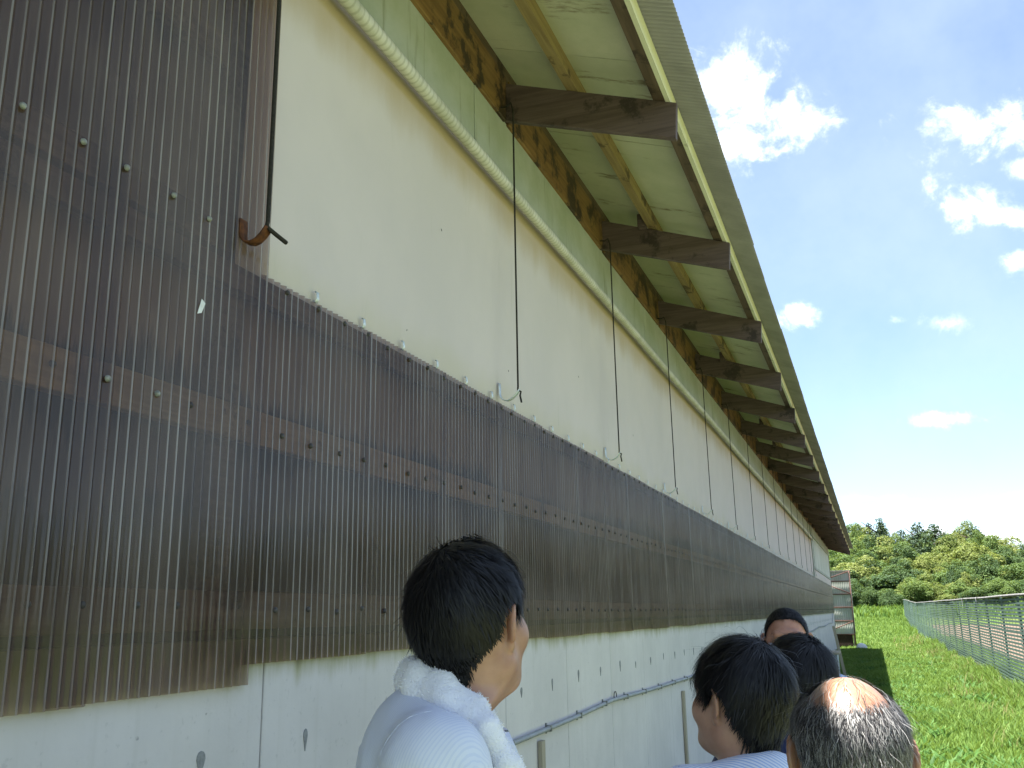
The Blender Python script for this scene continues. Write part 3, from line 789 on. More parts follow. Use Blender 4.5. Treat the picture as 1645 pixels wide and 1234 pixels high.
trees = [ # px, py of the tip, distance, kind, crown half-width px
 (1413, 832, 168, 'cedar', 20), (1396, 840, 168, 'cedar', 14), (1473, 839, 168, 'cedar', 22), (1501, 842, 166, 'cedar', 26), (1564, 845, 168, 'cedar', 24), (1445, 851, 170, 'cedar', 18), (1485, 858, 160, 'cedar', 22), (1520, 856, 164, 'cedar', 22),
 (1379, 847, 172, 'olive', 34), (1352, 850, 172, 'green', 30), (1544, 846, 172, 'olive', 30), (1598, 863, 168, 'olive', 32), (1622, 869, 166, 'olive', 30), (1648, 877, 164, 'green', 30), (1430, 862, 158, 'green', 26),
 (1406, 862, 150, 'olive', 36), (1460, 870, 150, 'green', 34), (1372, 868, 150, 'green', 34), (1506, 887, 146, 'olive', 38), (1544, 880, 148, 'olive', 40), (1580, 884, 147, 'olive', 36), (1616, 882, 147, 'dark', 28), (1645, 900, 145, 'green', 30), (1432, 880, 146, 'olive', 34),
 (1395, 885, 135, 'green', 36), (1438, 902, 132, 'dark', 36), (1372, 905, 134, 'olive', 36), (1474, 902, 134, 'olive', 34), (1491, 904, 132, 'green', 28), (1522, 902, 132, 'green', 30), (1566, 897, 133, 'dark', 30), (1600, 905, 131, 'olive', 36), (1632, 912, 130, 'green', 32), (1553, 918, 127, 'green', 28), (1350, 890, 136, 'green', 34), (1415, 915, 128, 'green', 30),
 (1370, 930, 121, 'dark', 32), (1450, 918, 124, 'dark', 30), (1472, 925, 121, 'olive', 30), (1490, 937, 119, 'olive', 30), (1515, 940, 119, 'olive', 28), (1547, 937, 119, 'green', 28), (1580, 930, 120, 'dark', 30), (1610, 931, 119, 'green', 28), (1638, 931, 119, 'dark', 30), (1345, 925, 122, 'dark', 30), (1395, 945, 119, 'dark', 24), (1420, 950, 118, 'green', 22), (1528, 915, 125, 'dark', 26),
 (1680, 885, 164, 'olive', 32), (1690, 905, 145, 'green', 34), (1672, 925, 124, 'olive', 32), (1720, 890, 160, 'cedar', 24), (1735, 912, 142, 'olive', 36), (1712, 930, 122, 'green', 32), (1765, 900, 158, 'green', 36), (1775, 925, 128, 'dark', 34)]
tl = {'cedar': ('cedar_tree', 'dark pointed cedar on the hill crest behind the fence', 'dark cedars on the hill'),
      'olive': ('broadleaf_tree', 'pale olive leaved broadleaf tree on the wooded hillside', 'pale broadleaf trees on the hillside'),
      'green': ('broadleaf_tree', 'mid green bushy broadleaf tree on the wooded hillside', 'green broadleaf trees on the hillside'),
      'dark': ('evergreen_tree', 'deep green dense evergreen tree on the wooded hillside', 'dark evergreen trees on the hillside')}
tk = {'cedar': 'dark pointed cedar', 'olive': 'pale olive leaved broadleaf tree', 'green': 'mid green bushy broadleaf tree', 'dark': 'deep green dense evergreen tree'}
trng = random.Random(5)
for (px, py, Y, kind, hw) in list(trees):
    if px < 1660: trees.append((px+trng.uniform(-22, 22), py+(trng.uniform(4, 16)), Y-3, trng.choice(['green', 'green', 'dark', 'dark', 'olive']), hw*trng.uniform(.6, .9) if kind != 'cedar' else 22))
for i, (px, py, Y, kind, hw) in enumerate(trees):
    Y += trng.uniform(-5, 5)
    if kind != 'cedar': py += trng.uniform(-6, 5); px += trng.uniform(-5, 5)
    hw *= trng.uniform(.82, 1.12)*(1.45 if kind == 'cedar' else 1)
    tip = on_y(px, py, Y); zb = float(hill_z(tip[0], Y)); Ht = max(tip[2]-zb, 2.6)
    nm, lab, grp = tl[kind]
    zone = ' along the crest' if Y > 157 else ' on the upper slope' if Y > 140 else ' on the lower slope' if Y > 126 else ' at the foot of the slope'
    lab = tk[kind]+zone+' behind the field'; grp = grp+zone
    t = thing(nm, lab, 'tree', (tip[0], Y, zb), random.uniform(0, 6.28), grp)
    wsc = hw/F_PX*Y/(.30 if kind == 'cedar' else .43)
    s = (wsc, wsc, Ht/.99)
    for name, me, mt in (('trunk', ct if kind == 'cedar' else bt[i % 2], 'bark'), ('crown', crown_of(kind, i), None)):
        o = link(name, me, mt, t); o.scale = s
# the same wood carries on along the far side of the field
for i in range(44):
    ty = -35+155*i/43+trng.uniform(-2.5, 2.5); tx = 58+trng.uniform(-5, 9)-.00*ty
    kind = trng.choice(['olive', 'green', 'green', 'dark', 'cedar']); nm = tl[kind][0]
    t = thing(nm, {'cedar': 'dark pointed cedar at the edge of the field beyond the fence', 'olive': 'pale olive leaved tree at the edge of the field beyond the fence',
                   'green': 'mid green bushy tree at the edge of the field beyond the fence', 'dark': 'deep green dense tree at the edge of the field beyond the fence'}[kind],
              'tree', (tx, ty, float(ground_z(tx, ty))-.2), trng.uniform(0, 6.28), 'trees along the field edge')
    h = trng.uniform(6.5, 10); wd = h*trng.uniform(.75, .95)
    for name, me, mt in (('trunk', ct if kind == 'cedar' else bt[i % 2], 'bark'), ('crown', crown_of(kind, i), None)):
        o = link(name, me, mt, t); o.scale = (wd, wd, h)
# low growth on the slope
n = 26000
P4 = np.stack([rng.uniform(-30, 45, n), rng.uniform(112, 172, n), np.zeros(n)], 1); P4[:, 2] = hill_z(P4[:, 0], P4[:, 1])
lump = np.array([mnoise.noise(Vector((p[0]*.22, p[1]*.22, 2))) for p in P4]); P4[:, 2] += np.clip(lump+.35, 0, 1)*rng.uniform(.2, 1.6, n)
d = rng.normal(size=(n, 3)); d[:, 2] = np.abs(d[:, 2])+.3; d /= np.linalg.norm(d, axis=1)[:, None]
t = np.cross(d, rng.normal(size=(n, 3))); t /= np.linalg.norm(t, axis=1)[:, None]; b = np.cross(d, t); s = rng.uniform(.25, .6, n)[:, None]
o = link('undergrowth', npmesh('undergrowth', np.stack([P4-t*s*.5, P4+b*s*.3, P4+t*s*.5, P4-b*s*.3], 1).reshape(-1, 3), np.arange(n)[:, None]*4+np.arange(4)), 'leaf_green')
tag(o, 'tangled green undergrowth covering the slope below the trees', 'undergrowth'); o['kind'] = 'stuff'
# bright rough weeds at the foot of the hill
n = 14000
P5 = np.stack([rng.uniform(-20, 30, n), rng.uniform(93, 117, n), np.zeros(n)], 1); P5[:, 2] = ground_z(P5[:, 0], P5[:, 1])
lump = np.array([mnoise.noise(Vector((p[0]*.3, p[1]*.3, 8))) for p in P5])
o = blades('tall_weeds', P5, (.5+.9*np.clip(lump+.2, 0, 1))*rng.uniform(.5, 1.2, n), rng.uniform(.10, .22, n), rng.uniform(.2, .8, n), 'grass_blade')
tag(o, 'bright green tall weeds along the foot of the wooded hill', 'weeds'); o['kind'] = 'stuff'

# ------------------------------------------------------------------ people: signed-distance bodies turned into one continuous skin
class SDF:
    def __init__(s): s.ops = []
    def ell(s, c, r, k=.03, sub=False, rot=None): s.ops.append(('e', np.array(c, float), np.array(r, float), k, sub, rot)); return s
    def cap(s, a, b, ra, rb, k=.03, sub=False): s.ops.append(('c', np.array(a, float), np.array(b, float), (ra, rb), k, sub)); return s
    def mirror(s, f):
        for sg in (-1, 1): f(sg)
        return s
    @staticmethod
    def prim(op, P):
        if op[0] == 'e':
            q = P-op[1]
            if op[5] is not None: q = q@op[5]
            r = op[2]; k0 = np.linalg.norm(q/r, axis=-1); k1 = np.linalg.norm(q/(r*r), axis=-1)
            return np.where(k1 > 1e-9, k0*(k0-1)/np.maximum(k1, 1e-9), -r.min())
        a, b, (ra, rb) = op[1], op[2], op[3]; ab = b-a
        t = np.clip(((P-a)@ab)/(ab@ab), 0, 1)
        return np.linalg.norm(P-a-t[..., None]*ab, axis=-1)-(ra+(rb-ra)*t)
    def bounds(s, op):
        if op[0] == 'e':
            m_ = max(op[2]) if op[5] is not None else op[2]
            return op[1]-m_, op[1]+m_, op[3], op[4]
        r = max(op[3]); return np.minimum(op[1], op[2])-r, np.maximum(op[1], op[2])+r, op[4], op[5]
    @staticmethod
    def comb(d, p, k, sub):
        if sub: return -SDF.comb(-d, p, k, False)
        h = np.maximum(k-np.abs(d-p), 0)/k
        return np.minimum(d, p)-h*h*k*.25
    def at(s, P):
        d = np.full(P.shape[:-1], 1.0)
        for op in s.ops:
            _, _, k, sub = s.bounds(op); d = s.comb(d, s.prim(op, P), k, sub)
        return d
    def grid(s, xs, ys, zs):
        D = np.full((len(xs), len(ys), len(zs)), .3)
        for op in s.ops:
            lo, hi, k, sub = s.bounds(op); mg = k+.03
            sl = []
            for ax, l_, h_ in zip((xs, ys, zs), lo, hi):
                sl.append(slice(np.searchsorted(ax, l_-mg), np.searchsorted(ax, h_+mg)))
            sx, sy, sz = sl
            if sx.start >= sx.stop or sy.start >= sy.stop or sz.start >= sz.stop: continue
            X, Y, Z = np.meshgrid(xs[sx], ys[sy], zs[sz], indexing='ij')
            D[sx, sy, sz] = s.comb(D[sx, sy, sz], s.prim(op, np.stack([X, Y, Z], -1)), k, sub)
        return D
def surface(D, xs, ys, zs):
    """surface nets on a rectilinear grid"""
    S = D < 0; nx, ny, nz = D.shape
    cnt = np.zeros((nx-1, ny-1, nz-1), np.int8)
    for i in (0, 1):
        for j in (0, 1):
            for k in (0, 1): cnt += S[i:nx-1+i, j:ny-1+j, k:nz-1+k]
    act = (cnt > 0) & (cnt < 8); I = np.argwhere(act); idx = -np.ones(act.shape, np.int64); idx[act] = np.arange(len(I))
    acc = np.zeros((len(I), 3)); num = np.zeros(len(I)); ax = (xs, ys, zs)
    def corner(o): return tuple((I+np.array(o)).T)
    def cpos(o): q = I+np.array(o); return np.stack([xs[q[:, 0]], ys[q[:, 1]], zs[q[:, 2]]], 1)
    offs = [(i, j, k) for i in (0, 1) for j in (0, 1) for k in (0, 1)]
    for a in offs:
        for d_ in range(3):
            if a[d_] == 0:
                b = list(a); b[d_] = 1; va, vb = D[corner(a)], D[corner(b)]
                mk = (va < 0) != (vb < 0); t = np.where(mk, va/np.where(mk, va-vb, 1), 0)
                acc += np.where(mk[:, None], cpos(a)+(cpos(b)-cpos(a))*t[:, None], 0); num += mk
    V = acc/num[:, None]; Fl = []
    for d_ in range(3):
        e1, e2 = [(1, 2), (2, 0), (0, 1)][d_]
        sl0 = [slice(None)]*3; sl1 = [slice(None)]*3; sl0[d_] = slice(0, -1); sl1[d_] = slice(1, None)
        a, b = S[tuple(sl0)], S[tuple(sl1)]; E = np.argwhere(a != b); fl = a[tuple(E.T)]
        ok = (E[:, e1] > 0) & (E[:, e2] > 0) & (E[:, e1] < D.shape[e1]-1) & (E[:, e2] < D.shape[e2]-1); E = E[ok]; fl = fl[ok]
        def cell(o1, o2):
            q = E.copy(); q[:, e1] -= o1; q[:, e2] -= o2; return idx[tuple(q.T)]
        q = np.stack([cell(1, 1), cell(0, 1), cell(0, 0), cell(1, 0)], 1)
        q[~fl] = q[~fl][:, ::-1]; Fl.append(q)
    return V, np.concatenate(Fl, 0)
def axis(*segs):
    """(start, stop, step) pieces joined"""
    out = []
    for a, b, s in segs: out.append(np.arange(a, b-1e-9, s))
    return np.concatenate(out)

HC = np.array([0, -.012, 1.605])
head = SDF()
head.ell(HC, (.076, .097, .096), .03)
head.ell((0, .030, 1.548), (.065, .066, .080), .04).ell((0, .064, 1.493), (.028, .024, .022), .03)
head.mirror(lambda s: head.ell((s*.052, .050, 1.560), (.025, .028, .026), .03))
head.mirror(lambda s: head.cap((s*.056, .0, 1.518), (s*.036, .056, 1.496), .024, .020, .03))
head.cap((-.034, .083, 1.612), (.034, .083, 1.612), .013, .013, .02)
head.mirror(lambda s: head.ell((s*.032, .104, 1.591), (.017, .013, .011), .012, True))
head.cap((0, .090, 1.598), (0, .112, 1.556), .008, .013, .012)
head.mirror(lambda s: head.ell((s*.013, .104, 1.552), (.009, .010, .008), .008))
head.cap((-.020, .085, 1.522), (.020, .085, 1.522), .006, .006, .008).cap((-.017, .084, 1.510), (.017, .084, 1.510), .007, .007, .008)
head.cap((-.020, .0915, 1.5165), (.020, .0915, 1.5165), .0013, .0013, .002, True)
body = SDF(); body.ops = list(head.ops)
def ear(s):
    """thin flared plate with a rolled rim, bowl and lobe"""
    a = rad(30); eu = np.array([s*math.sin(a), -math.cos(a), 0]); ev = np.array([0, .12, .993]); nn = np.array([s*math.cos(a), math.sin(a), 0])
    c0 = np.array([s*.0745, .006, 1.582]); q = lambda u, v, h=0.0: c0+eu*u+ev*v+nn*h
    rot = np.stack([nn, eu, np.array([0, 0, 1.])], 1)
    body.ell(q(.014, .0, -.001), (.0046, .017, .030), .006, False, rot)
    rim = [q(.014+.0175*math.cos(t), .003+.029*math.sin(t), .0035) for t in np.linspace(-1.0, 2.7, 11)]
    for p0, p1_ in zip(rim, rim[1:]): body.cap(p0, p1_, .0042, .0042, .003)
    body.cap(q(.020, -.014, .002), q(.024, .014, .002), .0036, .0036, .004)
    body.ell(q(.010, -.030, .001), (.0060, .0085, .0095), .007)
    body.ell(q(-.001, -.004, .003), (.0045, .0045, .006), .005)
body.mirror(ear)
body.cap((0, -.030, 1.38), (0, -.018, 1.54), .064, .056, .035)
body.mirror(lambda s: body.cap((s*.03, -.030, 1.440), (s*.150, -.022, 1.385), .036, .040, .03))
body.ell((0, .0, 1.25), (.168, .112, .19), .06).ell((0, .015, 1.05), (.150, .118, .17), .06).ell((0, 0, .93), (.168, .118, .13), .06)
def limb(s):
    body.ell((s*.178, -.012, 1.375), (.060, .058, .060), .05)
    body.cap((s*.185, -.014, 1.365), (s*.222, -.025, 1.09), .050, .040, .03)
    body.cap((s*.222, -.025, 1.09), (s*.238, .028, .86), .040, .027, .02)
    body.ell((s*.240, .040, .805), (.016, .038, .048), .02)
    fl_ = [(.010, .076, .0080), (.028, .086, .0082), (.046, .080, .0080), (.062, .064, .0070)]
    for j, (dy, L, r) in enumerate(fl_):
        a = np.array([s*.240, .016+dy*.95, .775]); b = a+np.array([-s*.006, .006, -L*.5]); c = b+np.array([-s*.020, .006, -L*.42])
        body.cap(a, b, r, r*.95, .006); body.cap(b, c, r*.95, r*.8, .004)
    t0 = np.array([s*.232, .072, .83]); t1 = t0+np.array([-s*.014, .024, -.030]); t2 = t1+np.array([-s*.010, .008, -.030])
    body.cap(t0, t1, .012, .010, .010); body.cap(t1, t2, .010, .0085, .004)
    body.cap((s*.088, 0, .90), (s*.095, .014, .48), .086, .056, .05)
    body.cap((s*.095, .010, .48), (s*.102, -.020, .09), .054, .036, .03)
    body.cap((s*.102, -.03, .045), (s*.115, .13, .032), .040, .030, .03)
body.mirror(limb)
fx_ = axis((-.34, -.27, .010), (-.27, -.20, .005), (-.20, -.11, .010), (-.11, -.07, .003), (-.07, .07, .004), (.07, .11, .003), (.11, .20, .010), (.20, .27, .005), (.27, .35, .010))
fy_ = axis((-.20, -.12, .010), (-.12, -.045, .005), (-.045, .035, .0034), (.035, .14, .005), (.14, .22, .010))
fz_ = axis((-.02, .65, .014), (.65, .88, .005), (.88, 1.40, .012), (1.40, 1.46, .007), (1.46, 1.54, .004), (1.54, 1.63, .0034), (1.63, 1.73, .004))
BV, BF = surface(body.grid(fx_, fy_, fz_), fx_, fy_, fz_)

shirt_s = SDF()
shirt_s.ell((0, -.004, 1.26), (.188, .136, .20), .07).ell((0, .012, 1.05), (.172, .142, .19), .07).ell((0, .004, .95), (.178, .138, .10), .05)
shirt_s.ell((0, -.055, 1.36), (.12, .075, .09), .06)
shirt_s.mirror(lambda s: shirt_s.cap((s*.03, -.034, 1.420), (s*.160, -.020, 1.392), .060, .064, .05))
shirt_s.mirror(lambda s: shirt_s.cap((s*.182, -.014, 1.368), (s*.226, -.024, 1.13), .066, .064, .035))
shirt_s.mirror(lambda s: shirt_s.ell((s*.165, -.016, 1.382), (.078, .074, .076), .04))
shirt_s.ell((0, 0, .86), (.3, .3, .05), .01, True)
sx_ = axis((-.34, .345, .010)); sy_ = axis((-.20, .20, .010)); sz_ = axis((.84, 1.53, .010))
SV, SFc = surface(shirt_s.grid(sx_, sy_, sz_), sx_, sy_, sz_)
for i, v in enumerate(SV):          # soft folds
    p = Vector(v); d = .015*mnoise.noise(Vector((p.x*10+2+p.z*4, p.y*10, p.z*3.0))) + .0035*mnoise.noise(Vector((p.x*24, p.y*24+p.z*8, p.z*6+4)))
    nn = Vector((p.x*.8, p.y, 0)).normalized(); SV[i] += np.array(nn)*d*(1 if p.z < 1.40 else .6)+np.array([0, 0, (d*.45 if p.z > 1.34 else 0)])
tro = SDF()
tro.ell((0, 0, .93), (.180, .130, .12), .05)
tro.mirror(lambda s: tro.cap((s*.088, 0, .89), (s*.095, .012, .48), .102, .080, .05))
tro.mirror(lambda s: tro.cap((s*.095, .012, .48), (s*.102, -.012, .085), .080, .068, .04))
tx_ = axis((-.24, .245, .013)); tz_ = axis((-.02, 1.08, .013))
TV, TF = surface(tro.grid(tx_, tx_, tz_), tx_, tx_, tz_)
sho = SDF(); sho.cap((0, -.035, .048), (.012, .14, .036), .050, .040, .02).ell((0, .0, -.05), (.2, .3, .05), .004, True)
hx_ = axis((-.09, .10, .008)); hy_ = axis((-.12, .22, .008)); hz_ = axis((-.03, .13, .008))
HV, HF = surface(sho.grid(hx_, hy_, hz_), hx_, hy_, hz_)

# scalp radius table R(azimuth, polar) of the bare head and neck
NA, NP = 144, 96
AZ = np.linspace(-np.pi, np.pi, NA); UZ = np.linspace(-.985, .9995, NP)
headneck = SDF(); headneck.ops = list(head.ops); headneck.cap((0, -.030, 1.38), (0, -.018, 1.54), .064, .056, .035)
A_, Z_ = np.meshgrid(AZ, UZ, indexing='ij'); st_ = np.sqrt(1-Z_**2)
U_ = np.stack([np.sin(A_)*st_, np.cos(A_)*st_, Z_], -1)
ts = np.linspace(.04, .17, 66)
dd = np.stack([headneck.at(HC+U_*t) for t in ts], -1)
first = np.argmax(dd > 0, axis=-1); RT = ts[first]
for _ in range(2):
    RT[:, 1:-1] = (RT[:, :-2]+2*RT[:, 1:-1]+RT[:, 2:])/4
def Rof(U):
    az = np.arctan2(U[:, 0], U[:, 1]); fa = (az+np.pi)/(2*np.pi)*(NA-1); fz = np.clip((U[:, 2]+.985)/1.9845*(NP-1), 0, NP-1.001)
    i = np.clip(fa.astype(int), 0, NA-2); j = fz.astype(int); a = fa-i; b = fz-j
    return RT[i, j]*(1-a)*(1-b)+RT[i+1, j]*a*(1-b)+RT[i, j+1]*(1-a)*b+RT[i+1, j+1]*a*b
def hairline(az, nape, front=0.0):
    d = np.degrees(np.abs(az))
    return np.interp(d, [0, 35, 55, 66, 74, 84, 98, 108, 120, 150, 180], [.46+front, .44+front, .28+front*.6, .04, -.20, .12, .16, -.02, -.46, nape, nape-.02])
def flow(U, whorl):
    f = U-whorl; f -= U*np.sum(f*U, 1)[:, None]; f /= np.maximum(np.linalg.norm(f, axis=1), 1e-6)[:, None]; return f
def build_hair(seed, count, length, thick, nape=-.90, bald=None, wave=0.0, lift=.25, whorl=(0.15, -.55, .82), width=.0007, cap_t=.75, clump=.5, front=0.0, fvol=0.0, jitter=.12, stray_p=.018, bsoft=.16, shortn=.35):
    r = np.random.default_rng(seed); wh = np.array(whorl)/np.linalg.norm(whorl)
    def mask(U, soft=.10):
        az = np.arctan2(U[:, 0], U[:, 1]); m = np.clip((U[:, 2]-hairline(az, nape, front))/soft, 0, 1)
        if bald is not None:
            c, rr = bald; c = np.array(c)/np.linalg.norm(c); ang = np.arccos(np.clip(U@c, -1, 1)); m = m*np.clip((ang-rr)/bsoft, .015, 1)
        return m
    def thickness(U):
        top = np.clip(U[:, 2], 0, 1); az = np.arctan2(U[:, 0], U[:, 1])
        lump = .5*np.sin(az*5+seed)*np.sin(U[:, 2]*6+seed)+.5*np.sin(az*9+2*seed+U[:, 2]*5)
        fr_ = np.exp(-(az/1.1)**2)*np.clip((U[:, 2]-.15)/.5, 0, 1)
        return thick*(.62+.5*top**1.3)*(1+.14*lump)*(1+fvol*fr_)
    # cap
    u = U_.reshape(-1, 3); m = np.clip((mask(u)-.35)/.65, 0, 1) if bald else mask(u); R = Rof(u)+np.where(m > 0, thickness(u)*cap_t*m-.004*(1-m), -.006)
    V = HC+u*R[:, None]; I = np.arange(NA*NP).reshape(NA, NP)
    Fq = np.stack([I[:-1, :-1], I[:-1, 1:], I[1:, 1:], I[1:, :-1]], -1).reshape(-1, 4)
    keep = m[Fq].max(1) > 0; capm = (V, Fq[keep])
    # strands
    n = count; U = r.normal(size=(n*4, 3)); U /= np.linalg.norm(U, axis=1)[:, None]
    m = mask(U); U = U[r.uniform(size=len(U)) < m][:n]; n = len(U)
    R = Rof(U); T = thickness(U)*(.25+.75*mask(U)); off = T*r.uniform(.45, 1.05, n)
    p = HC+U*(R+off)[:, None]
    azd = np.degrees(np.abs(np.arctan2(U[:, 0], U[:, 1]))); side_ = np.exp(-((azd-92)/26)**2)*np.clip((.62-U[:, 2])/.45, 0, 1)
    L = length*r.uniform(.55, 1.25, n)*(1-.72*side_)*(1-shortn*np.clip((-.05-U[:, 2])/.5, 0, 1)); steps = 6; pts = [p]; ph = r.uniform(0, 6.28, n)
    cid = (np.floor(U[:, 0]*9)*7.1+np.floor(U[:, 1]*9)*3.7+np.floor(U[:, 2]*9)*5.3)
    cj = np.stack([np.sin(cid*1.7), np.sin(cid*2.9+1), np.sin(cid*4.1+2)], 1)*clump*.35
    jit = r.normal(size=(n, 3))*jitter+cj
    stray = (r.uniform(size=n) < stray_p)*r.uniform(.3, 1.0, n)
    for k in range(steps):
        u = p-HC; u /= np.linalg.norm(u, axis=1)[:, None]
        f = flow(u, wh); side = np.cross(u, f)
        d_ = f+jit+side*(wave*np.sin(ph+k*1.25))[:, None]+u*(lift*(1-k/steps)*.35*np.clip(np.arccos(np.clip(u@wh, -1, 1))/.5, .1, 1)+stray*1.0)[:, None]+np.array([0, 0, -.22])
        d_ /= np.linalg.norm(d_, axis=1)[:, None]
        p = p+d_*(L/steps)[:, None]
        u = p-HC; rr = np.linalg.norm(u, axis=1); u /= rr[:, None]
        mn = Rof(u)+T*.55+.0015; ok = np.maximum(rr, mn); ok = np.where(u[:, 2] < -.93, rr, ok)
        ok = np.minimum(ok, Rof(u)+T*1.25+.003+stray*.03)
        p = HC+u*ok[:, None]; pts.append(p)
    pts = np.stack(pts, 1); K = steps+1
    tg = np.gradient(pts, axis=1); nn = pts-HC; sd_ = np.cross(tg, nn); sd_ /= np.maximum(np.linalg.norm(sd_, axis=2), 1e-9)[..., None]
    wd = width*np.array([.8, 1, 1, 1, .9, .7, .25])[None, :, None]*r.uniform(.6, 1.4, n)[:, None, None]
    V = np.stack([pts-sd_*wd, pts+sd_*wd], 2).reshape(-1, 3)
    base = np.arange(n)[:, None]*(2*K)
    Fq = np.concatenate([base+np.array([2*k, 2*k+1, 2*k+3, 2*k+2]) for k in range(steps)], 0)
    return capm, (V, Fq, n, steps), r
def head_turn(V, yaw, pitch, fwd_=.03):
    """turn everything above the collar: smooth twist through the neck"""
    V = np.array(V, float).copy(); w_ = sstep(V[:, 2], 1.415, 1.50)
    rr_ = np.hypot(V[:, 0], V[:, 1]+.02); w_ = w_*(1-sstep(rr_, .082, .125)*(1-sstep(V[:, 2], 1.432, 1.462)))
    V[:, 1] += fwd_*w_
    a = pitch*w_; piv = np.array([0, -.02+fwd_, 1.47])
    y, z = V[:, 1]-piv[1], V[:, 2]-piv[2]
    V[:, 1], V[:, 2] = piv[1]+y*np.cos(a)-z*np.sin(a), piv[2]+y*np.sin(a)+z*np.cos(a)
    a = yaw*w_; x, y = V[:, 0], V[:, 1]+.02-fwd_
    V[:, 0], V[:, 1] = x*np.cos(a)-y*np.sin(a), x*np.sin(a)+y*np.cos(a)-.02+fwd_
    return V
def collar_mesh(hgt=.038, open_=.34):
    V, Fs = [], []; n = 40
    for i in range(n):
        a = -math.pi+open_*.5+(2*math.pi-open_)*i/(n-1)           # gap at the front
        ax_ = a+math.pi; s, c = math.sin(ax_), math.cos(ax_)        # c=1 at the back? back is -Y
        back = (1-math.cos(a+0))*0
        px, py = math.sin(a), -math.cos(a)                         # a=0 -> back (-Y)
        zb = 1.452-.030*(1+py)*.9; rx, ry = .074, .074
        def P(r_, z): return (px*(rx+r_), py*(ry+r_)-.020, z)
        V += [P(.002, zb-.02), P(.006, zb+hgt*.6), P(.011, zb+hgt*.62), P(.030, zb-.018), P(.027, zb-.022)]
    for i in range(n-1):
        for k in range(4): Fs.append((i*5+k, (i+1)*5+k, (i+1)*5+k+1, i*5+k+1))
    return V, Fs
CV, CF = collar_mesh()
def snap(pts):
    out = []
    for q in pts:
        d = np.linalg.norm(SV-np.array(q), axis=1); k = np.argsort(d)[:6]; wgt = 1/(d[k]+.004); out.append((SV[k]*wgt[:, None]).sum(0)/wgt.sum())
    return out
seam_me = []
for sg in (-1, 1):
    ring = []
    for t in np.linspace(-2.3, 2.3, 26):
        c0 = np.array([sg*(.150+.022*math.cos(t)), -.012, 1.335]); dr = np.array([0, -math.sin(t), math.cos(t)])
        r_ = np.linspace(.02, .20, 60); dv = shirt_s.at(c0+dr*r_[:, None]); i_ = int(np.argmax(dv > 0)); ring.append(c0+dr*r_[i_])
    seam_me.append(tube('seam', snap(ring), .0016, 5))
seam_me.append(tube('seam', snap([(x, -.17, 1.365-.25*abs(x)**1.5) for x in np.linspace(-.15, .15, 26)]), .0016, 5))
eye_me = None
def make_person(label, pos, top, yaw, hyaw, hpitch, skin_m, shirt_m, hair_kw, hair_mats, collar=True, fwd_=.03, ref=1.724):
    """yaw: torso facing, anticlockwise from +Y; hyaw/hpitch relative to the torso"""
    global eye_me
    s = top/ref
    hx = -(fwd_-.012)*math.sin(yaw)*s; hy = (fwd_-.012)*math.cos(yaw)*s
    pos = (pos[0]-hx, pos[1]-hy, 0.0)
    t = thing('person', label, 'person', pos, yaw)
    t.scale = (s, s, s)
    b = link('body', npmesh('body', head_turn(BV, hyaw, hpitch, fwd_), BF), skin_m, t, smooth=True)
    sh = link('shirt', npmesh('shirt', SV, SFc), shirt_m, t, smooth=True)
    if collar:
        for sm_ in seam_me: link('seam', sm_.copy(), shirt_m, sh, smooth=True)
        cme = pydata('collar', CV, CF); link('collar', cme, shirt_m, sh, (0, fwd_*.7, -.004), smooth=True)
    link('trousers', npmesh('trousers', TV, TF), 'trouser', t, smooth=True)
    for sg in (-1, 1):
        v = HV.copy(); v[:, 0] = v[:, 0]*sg+sg*.102; link('shoe', npmesh('shoe', v, HF if sg > 0 else HF[:, ::-1]), 'shoe', t, smooth=True)
        e = head_turn(np.array([[sg*.031, .0835, 1.591]]), hyaw, hpitch, fwd_)[0]
        if eye_me is None:
            bm = bmesh.new(); bmesh.ops.create_uvsphere(bm, u_segments=16, v_segments=10, radius=.0115); eye_me = bpy.data.meshes.new('eye'); bm.to_mesh(eye_me); bm.free()
        eo = link('eye', eye_me, 'eyeball', t, tuple(e), smooth=True); eo.rotation_euler = (hpitch, 0, hyaw)
    capm, (V, Fq, n, steps), r = build_hair(**hair_kw)
    kc = len(capm[0])
    hme = npmesh('hair', head_turn(np.concatenate([capm[0], V]), hyaw, hpitch, fwd_), np.concatenate([capm[1], Fq+kc]))
    mats = ['hair_cap']+hair_mats[0]
    for mm in mats: hme.materials.append(MAT[mm])
    choice = r.choice(len(hair_mats[0]), n, p=hair_mats[1])+1
    mi = np.concatenate([np.zeros(len(capm[1]), np.int32), np.tile(choice, steps)]).astype(np.int32)
    hme.polygons.foreach_set('material_index', mi)
    link('hair', hme, None, t, smooth=True)
    # brows
    q = []; 
    for sg in (-1, 1):
        for i in range(40):
            f_ = i/39; x = sg*(.014+.036*f_); zc = 1.6165+.006*math.sin(f_*2.4)-.004*f_; yc = .0955-.022*f_*f_
            q.append([(x, yc, zc-.002+random.uniform(-.001, .001)), (x+sg*.0014, yc+.0006, zc-.002), (x+sg*.005, yc+.001, zc+.0025+random.uniform(-.001, .001))])
    bv = head_turn(np.array(q).reshape(-1, 3), hyaw, hpitch, fwd_)
    link('eyebrows', npmesh('eyebrows', bv, np.arange(len(bv)).reshape(-1, 3)), 'hair_mid', t)
    return t, s

